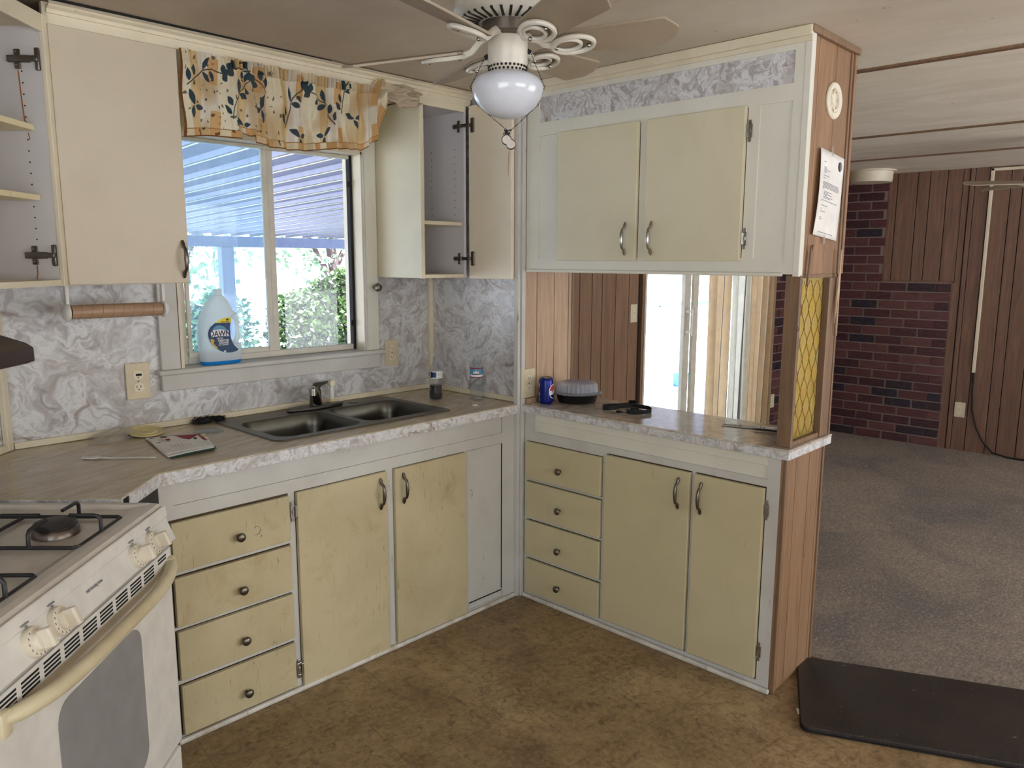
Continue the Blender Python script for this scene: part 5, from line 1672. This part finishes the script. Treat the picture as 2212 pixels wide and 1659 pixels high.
# ================================================================== THINGS ON THE PENINSULA
c = (2.600, 2.262)
cn = thing('soda_can', 'dark blue soda can at the left end of the peninsula worktop', 'can', (c[0], c[1], .91))
MB().lathe([(.022, .9125), (.024, .9105), (.0325, .922), (.0330, .926), (.0330, 1.012), (.0315, 1.020), (.0275, 1.028)], (*c, 0), 36).build('can_body', M['can_blue'], cn, smooth=True)
MB().lathe([(.0275, 1.028), (.0278, 1.0305), (.0262, 1.0310), (.0245, 1.0275), (.002, 1.0275)], (*c, 0), 36).build('can_top', M['chrome'], cn, smooth=True)
MB().bbox(c[0]-.008, c[0]+.006, c[1]-.012, c[1]+.010, 1.0278, 1.0295, .001).build('pull_tab', M['chrome'], cn)
av = math.atan2(-c[1], -c[0])
def can_disc(a0, z0, R_, f_, m, name, rr=.0334):
    b = MB(); n = 24
    pts = [(R_*math.cos(2*PI*i/n), R_*math.sin(2*PI*i/n)) for i in range(n)]
    pts = [p for p in pts if f_(p[0], p[1])]
    V = [(c[0]+rr*math.cos(a0+p[0]/.033), c[1]+rr*math.sin(a0+p[0]/.033), z0+p[1]) for p in pts]
    b.face(V); return b.build(name, m, cn, recalc=False)
for (R_, f_, m_, rr, nm) in ((.029, lambda x, y: True, 'label_white', .0345, 'emblem_ring'), (.026, lambda x, y: y > .004, 'label_red', .0350, 'emblem_red'), (.026, lambda x, y: y < -.010, 'can_blue', .0350, 'emblem_blue')):
    b = MB(); n = 36; a0 = av+1.25
    prev = None
    for i in range(n+1):
        x = -R_+2*R_*i/n
        h = math.sqrt(max(0, R_*R_-x*x)); lo, hi = -h, h
        if nm == 'emblem_red': lo = max(lo, .006+.003*math.sin(x*90))
        if nm == 'emblem_blue': hi = min(hi, -.010+.003*math.sin(x*90))
        cur = None
        if hi > lo:
            q = (c[0]+rr*.97*math.cos(a0+x/.033), c[1]+rr*.97*math.sin(a0+x/.033))
            cur = ((*q, .968+lo*1.15), (*q, .968+hi*1.15))
            if prev: b.face([prev[0], cur[0], cur[1], prev[1]])
        prev = cur
    b.build(nm, M[m_], cn, smooth=True, recalc=False)
a0 = av+.92
text('P', .014, M['label_navy'], cn, Matrix.Translation((c[0]+.0344*math.cos(a0), c[1]+.0344*math.sin(a0), .967)) @ Matrix.Rotation(a0+PI/2, 4, 'Z') @ Matrix.Rotation(PI/2, 4, 'X'))
for z in (.922, .945, .985):
    a1 = av-1.15
    b = MB(); q = [(c[0]+.0334*math.cos(a1+d_), c[1]+.0334*math.sin(a1+d_)) for d_ in (-.12, .06)]
    b.face([(*q[0], z), (*q[1], z), (*q[1], z+.018), (*q[0], z+.018)]); b.build('can_print', M['label_white'], cn, recalc=False)
c = (2.737, 2.194)
tr = thing('takeout_container', 'round black food tray with a fluted clear dome lid on the peninsula', 'food container', (c[0], c[1], .91))
MB().lathe([(.078, .9105), (.085, .913), (.094, .948), (.107, .951), (.109, .954), (.105, .9545), (.090, .950), (.080, .918), (.002, .916)], (*c, 0), 72, flute=.018, nf=24).build('tray_base', M['black'], tr, smooth=True)
b = MB()
prof = [(.109, .952), (.111, .956), (.105, .959), (.096, .957), (.092, .962), (.090, .990), (.084, .999), (.062, 1.004), (.046, 1.002), (.038, 1.005), (.002, 1.005)]
for i in range(1):
    b.lathe(prof[:5], (*c, 0), 96)
    b.lathe(prof[4:8], (*c, 0), 144, flute=.030, nf=28)
    b.lathe(prof[7:], (*c, 0), 96)
b.build('dome_lid', M['dome_plastic'], tr, smooth=True, recalc=False)
MB().bbox(c[0]+.060, c[0]+.085, c[1]-.085, c[1]-.062, .951, .955, .002).build('lid_tab', M['dome_plastic'], tr)
rt_ = thing('packing_tape_roll', 'brown round object partly hidden behind the food tray', 'tape roll', (2.645, 2.306, .91))
MB().lathe([(.020, -.02), (.026, -.02), (.026, .02), (.020, .02)], (2.645, 2.306, .955), 24, 'x').build('roll', M['cardboard'], rt_, smooth=True)
MB().bbox(2.626, 2.664, 2.292, 2.320, .9105, .930, .003).build('roll_stand', M['cardboard'], rt_)
ln = thing('lanyard', 'black woven lanyard with a silver clasp on the peninsula worktop', 'lanyard', (2.74, 1.92, .912))
def Lp(px_, py_, z=.9125):
    return (px_, py_, z)
def strap(pts, zs, name='strap'):
    P = [Vector((x, y, z)) for (x, y), z in zip(pts, zs)]
    out = []
    n_ = len(P)
    for i in range(n_-1):
        a, b_, c_, d_ = P[max(i-1, 0)], P[i], P[i+1], P[min(i+2, n_-1)]
        for k in range(6):
            t = k/6
            out.append(.5*((2*b_)+(c_-a)*t+(2*a-5*b_+4*c_-d_)*t*t+(3*b_-a-3*c_+d_)*t**3))
    out.append(P[-1])
    return MB().tube(out, .002, 6, flat=(.0011, .0085)).build(name, M['matte_black'], ln)
strap([(2.660, 1.957), (2.655, 1.982), (2.680, 2.000), (2.715, 1.990), (2.745, 1.960), (2.790, 1.950), (2.835, 1.975), (2.853, 1.955), (2.830, 1.925), (2.800, 1.910), (2.770, 1.925), (2.730, 1.945), (2.690, 1.955), (2.662, 1.958)], [.920, .920, .921, .921, .922, .922, .922, .922, .923, .923, .922, .921, .920, .920])
strap([(2.776, 1.940), (2.785, 1.905), (2.790, 1.865), (2.775, 1.825), (2.745, 1.798), (2.715, 1.795), (2.690, 1.805), (2.668, 1.825), (2.655, 1.852), (2.658, 1.862)], [.921, .921, .921, .921, .921, .920, .920, .920, .920, .920])
MB().bbox(2.715, 2.745, 1.862, 1.884, .911, .925, .002).bbox(2.690, 2.72, 1.850, 1.868, .911, .922, .002).build('slide_buckle', M['matte_black'], ln)
MB().tube([(2.657, 1.858, .917), (2.650, 1.872, .916), (2.646, 1.884, .916), (2.642, 1.892, .917), (2.640, 1.903, .917)], [.002, .0012, .004, .0055, .005], 8).build('cord', M['matte_black'], ln, smooth=True)
MB().bbox(2.630, 2.645, 1.901, 1.921, .911, .923, .002).build('clasp', M['chrome'], ln)
rc = thing('shipping_label_strip', 'white printed paper strip on the peninsula beside the amber screen', 'paper', (2.75, 1.3, .9105))
def rcp(u, v):
    a = Vector((2.712, 1.452)); b_ = Vector((2.795, 1.205)); w_ = Vector((.040, .014))
    p = a*(1-u)+b_*u+w_*v*(1+.2*u)
    return (p.x, p.y, .9108+.0025*abs(math.sin(3*u+.5))+.004*u*v)
MB().grid(rcp, 20, 4).build('paper_strip', M['paper'], rc, smooth=True, solid=.0003)
b = MB()
for (u0, u1, v0, v1) in ((.02, .14, .45, .62), (.17, .19, .3, .8), (.21, .22, .3, .8), (.24, .28, .25, .75), (.38, .50, .45, .6), (.54, .56, .3, .8), (.58, .62, .4, .7), (.75, .84, .45, .65), (.87, .89, .3, .8), (.91, .93, .3, .8)):
    q = [Vector(rcp(u, v))+Vector((0, 0, .0007)) for u, v in ((u0, v0), (u1, v0), (u1, v1), (u0, v1))]
    b.face(q)
b.build('print_block', M['print_grey'], rc, recalc=False)
gl_ = thing('black_stick', 'thin black pointed plastic stick lying across the white paper strip', 'stick', (2.74, 1.27, .913))
MB().tube([(2.728, 1.335, .916), (2.735, 1.31, .9165), (2.748, 1.26, .917), (2.765, 1.20, .916)], [.001, .0035, .004, .0045], 8).build('stick_body', M['black'], gl_, smooth=True)

# ================================================================== FLOOR MAT, CONDUIT, CABLE
XM = Matrix.Translation((2.845, 1.139, 0)) @ Matrix.Rotation(math.atan2(-.89, .42), 4, 'Z')
# local x runs along the mat, local y to its left; the mat lies on the -y side
fm = thing('floor_mat', 'dark brown rubber anti-fatigue mat on the floor where vinyl meets carpet', 'mat', (2.8, .6, 0))
MB(XM).prism(rrect(-.012, 1.35, -.50, -.004, .03), 'z', .003, .020, .004).build('mat_body', M['mat'], fm)
MB(XM).prism(rrect(-.014, 1.352, -.502, -.002, .03), 'z', .0022, .006).build('mat_edge', M['matte_black'], fm)
ppc = tag(MB().prism([(2.475, .985), (2.505, 1.005), (2.515, .985), (2.49, .965)], 'z', .001, .0025).build('paper_scrap', M['paper']), 'tiny white paper scrap at the left edge of the rubber mat', 'paper')
cd = thing('wire_conduit', 'cream plastic wire channel running down the far paneled wall', 'conduit', (7.12, 1.6, .66))
MB().bbox(7.110, 7.128, 1.582, 1.606, .66, H-.012, .003).build('vertical_channel', M['trim'], cd)
MB().bbox(7.110, 7.128, .2, 1.606, H-.034, H-.012, .003).build('ceiling_channel', M['trim'], cd)
cbl = MB().tube([(7.118, 1.592, .665), (7.116, 1.59, .50), (7.112, 1.578, .36), (7.108, 1.54, .22), (7.10, 1.48, .11), (7.09, 1.40, .03), (7.08, 1.3, .012), (7.07, 1.1, .012), (7.06, .7, .012)], .007, 8)
tag(cbl.build('black_cable', M['matte_black'], smooth=True), 'black cable dropping from the wire channel to the carpet', 'cable')

# ================================================================== OUTDOORS
gz = -.55
struct(MB().box(-40, 60, -40, 80, gz-.2, gz).build('ground_outside', M['concrete']))
po = thing('patio_cover', 'white ribbed metal patio roof outside the kitchen window', 'patio cover', (3, 6, 2))
PX0, PX1, PY0, PY1 = -2.0, 9.4, 3.12, 10.4
def rz_(y): return 2.2-.045*(y-3)
for i in range(41):
    x = PX0+.28*i
    b = MB()
    pts = [(x, 0), (x+.012, .0), (x+.024, .03), (x+.246, .03), (x+.258, 0), (x+.268, 0)]
    for p, q in zip(pts, pts[1:]):
        b.face([(p[0], PY0, rz_(PY0)+p[1]), (q[0], PY0, rz_(PY0)+q[1]), (q[0], PY1, rz_(PY1)+q[1]), (p[0], PY1, rz_(PY1)+p[1])])
        b.face([(p[0], PY0, rz_(PY0)+p[1]+.004), (q[0], PY0, rz_(PY0)+q[1]+.004), (q[0], PY1, rz_(PY1)+q[1]+.004), (p[0], PY1, rz_(PY1)+p[1]+.004)])
    b.build('roof_panel', M['roof_metal'], po, recalc=False)
b = MB()
for i in range(41):
    x = PX0+.28*i+.272
    b.box(x-.016, x+.016, PY0, PY1+.05, rz_(6)-.004, rz_(6))
for v in b.bm.verts:
    v.co.z += rz_(v.co.y)-rz_(6)
b.build('rib_glint_strips', M['rib_glint'], po)  # added strips that imitate bright reflections along the metal ribs
MB().box(PX0, PX1, PY1-.05, PY1+.03, rz_(PY1)-.15, rz_(PY1)-.006).build('eave_beam', simple('blue_grey_beam', (120, 134, 166), .7), po)
for x in (5.16, -1.0, 9.2):
    MB().bbox(x-.09, x+.09, PY1-.08, PY1+.06, gz, rz_(PY1)-.15, .01).build('patio_post', simple('post_grey_%d' % int(x*10), (128, 140, 170), .7), po)

def bush(name, label, c, rx, ry, h, n, size, m, seed, z0=gz):
    rd = random.Random(seed)
    root = thing(name, label, 'shrub', (c[0], c[1], z0), 'shrubs outside the kitchen window')
    b = MB()
    for k in range(n):
        a = rd.random()*2*PI; t = rd.random()
        rr = math.sqrt(rd.random())
        prof = math.sqrt(max(.02, 1-t**3))
        x = c[0]+rx*rr*prof*math.cos(a); y = c[1]+ry*rr*prof*math.sin(a)
        hh = h*(.82+.18*noise.noise(Vector((x*1.7, y*1.7, seed)))+.12*math.sin(x*3+seed))
        z = z0+hh*t**.75+rd.gauss(0, .05)
        s = size*(.6+.8*rd.random())
        d = Vector((rd.gauss(0, 1), rd.gauss(0, 1), rd.gauss(.2, .6))).normalized()
        w_ = d.orthogonal().normalized()
        w_ = (Matrix.Rotation(rd.random()*6.3, 3, d) @ w_)*s*.30
        p = Vector((x, y, z))
        b.bm.faces.new(b._v([p, p+d*s*.45+w_, p+d*s, p+d*s*.45-w_]))
    o = b.build('leaves', m, root, recalc=False); o['kind'] = 'stuff'
    st = MB()
    for k in range(9):
        a = rd.random()*6.3
        q = (c[0]+rx*.7*math.cos(a)*rd.random(), c[1]+ry*.7*math.sin(a)*rd.random(), z0+h*.8)
        st.tube([(c[0]+.05*math.cos(a), c[1]+.05*math.sin(a), z0), ((c[0]+q[0])/2, (c[1]+q[1])/2, z0+h*.45), q], [.02, .012, .005], 6)
    st.build('stems', M['bark'], root)
bush('leafy_shrub', 'dense green leafy shrub outside the right window pane', (7.9, 11.9), 1.35, .8, 2.15, 13000, .10, M['leaf'], 1)
bush('leafy_shrub', 'pale green shrub outside the left window pane behind the soap jug', (5.3, 12.2), 1.25, .8, 1.75, 9000, .10, M['leaf_pale'], 2)
bush('leafy_shrub', 'shrub outside beyond the right window edge', (10.9, 12.2), 1.3, .8, 2.2, 5000, .11, M['leaf'], 3)
def tree(label, c, h, r, n, m, seed):
    rd = random.Random(seed)
    root = thing('garden_tree', label, 'tree', (c[0], c[1], gz), 'trees beyond the patio')
    MB().tube([(c[0], c[1], gz), (c[0]+.1, c[1], gz+h*.35), (c[0]-.15, c[1], gz+h*.7), (c[0]+.2, c[1], gz+h)], [.18, .14, .1, .04], 8).tube([(c[0], c[1], gz+h*.4), (c[0]+r*.5, c[1], gz+h*.75)], [.08, .03], 6).tube([(c[0], c[1], gz+h*.35), (c[0]-r*.5, c[1], gz+h*.7)], [.08, .03], 6).build('trunk', M['bark'], root)
    b = MB()
    for k in range(n):
        d0 = Vector((rd.gauss(0, 1), rd.gauss(0, 1), rd.gauss(0, 1))).normalized()*r*rd.random()**.4
        p = Vector((c[0], c[1], gz+h*.62))+Vector((d0.x, d0.y, d0.z*.75))
        s = .16*(.6+.8*rd.random())
        d = Vector((rd.gauss(0, 1), rd.gauss(0, 1), rd.gauss(0, 1))).normalized()
        w_ = d.orthogonal().normalized()*s*.35
        b.bm.faces.new(b._v([p, p+d*s*.45+w_, p+d*s, p+d*s*.45-w_]))
    o = b.build('foliage', m, root, recalc=False); o['kind'] = 'stuff'
tree('pale tree beyond the patio beam, seen through the left pane', (6.6, 15.5), 4.2, 1.7, 1500, M['leaf_pale'], 4)
tree('pale tree with a grey trunk beyond the patio, right of the patio post', (10.6, 16.0), 4.4, 1.8, 1500, M['leaf_pale'], 5)
tree('loose tree seen at the left edge of the sliding door opening', (10.7, 7.4), 4.6, .55, 900, M['leaf'], 6)
# low rail and blue bin in the yard beyond the sliding door
yr = thing('yard_rail', 'pale metal rail in the bright yard beyond the sliding door', 'rail', (16, 10, gz))
MB().bbox(13.2, 17.5, 9.7, 9.76, .52, .58).build('top_rail', M['blue_plastic'], yr)
for x in (13.3, 15.0, 16.6):
    MB().bbox(x, x+.06, 9.7, 9.76, gz, .55).build('rail_post', M['alu'], yr)
yb_ = thing('blue_tub', 'blue plastic tub on the ground beyond the sliding door', 'tub', (11.45, 6.93, gz))
MB().lathe([(.12, gz+.001), (.15, gz+.20), (.16, gz+.21), (.135, gz+.20), (.10, gz+.02)], (11.45, 6.93, 0), 24).build('tub_body', M['blue_plastic'], yb_, smooth=True)
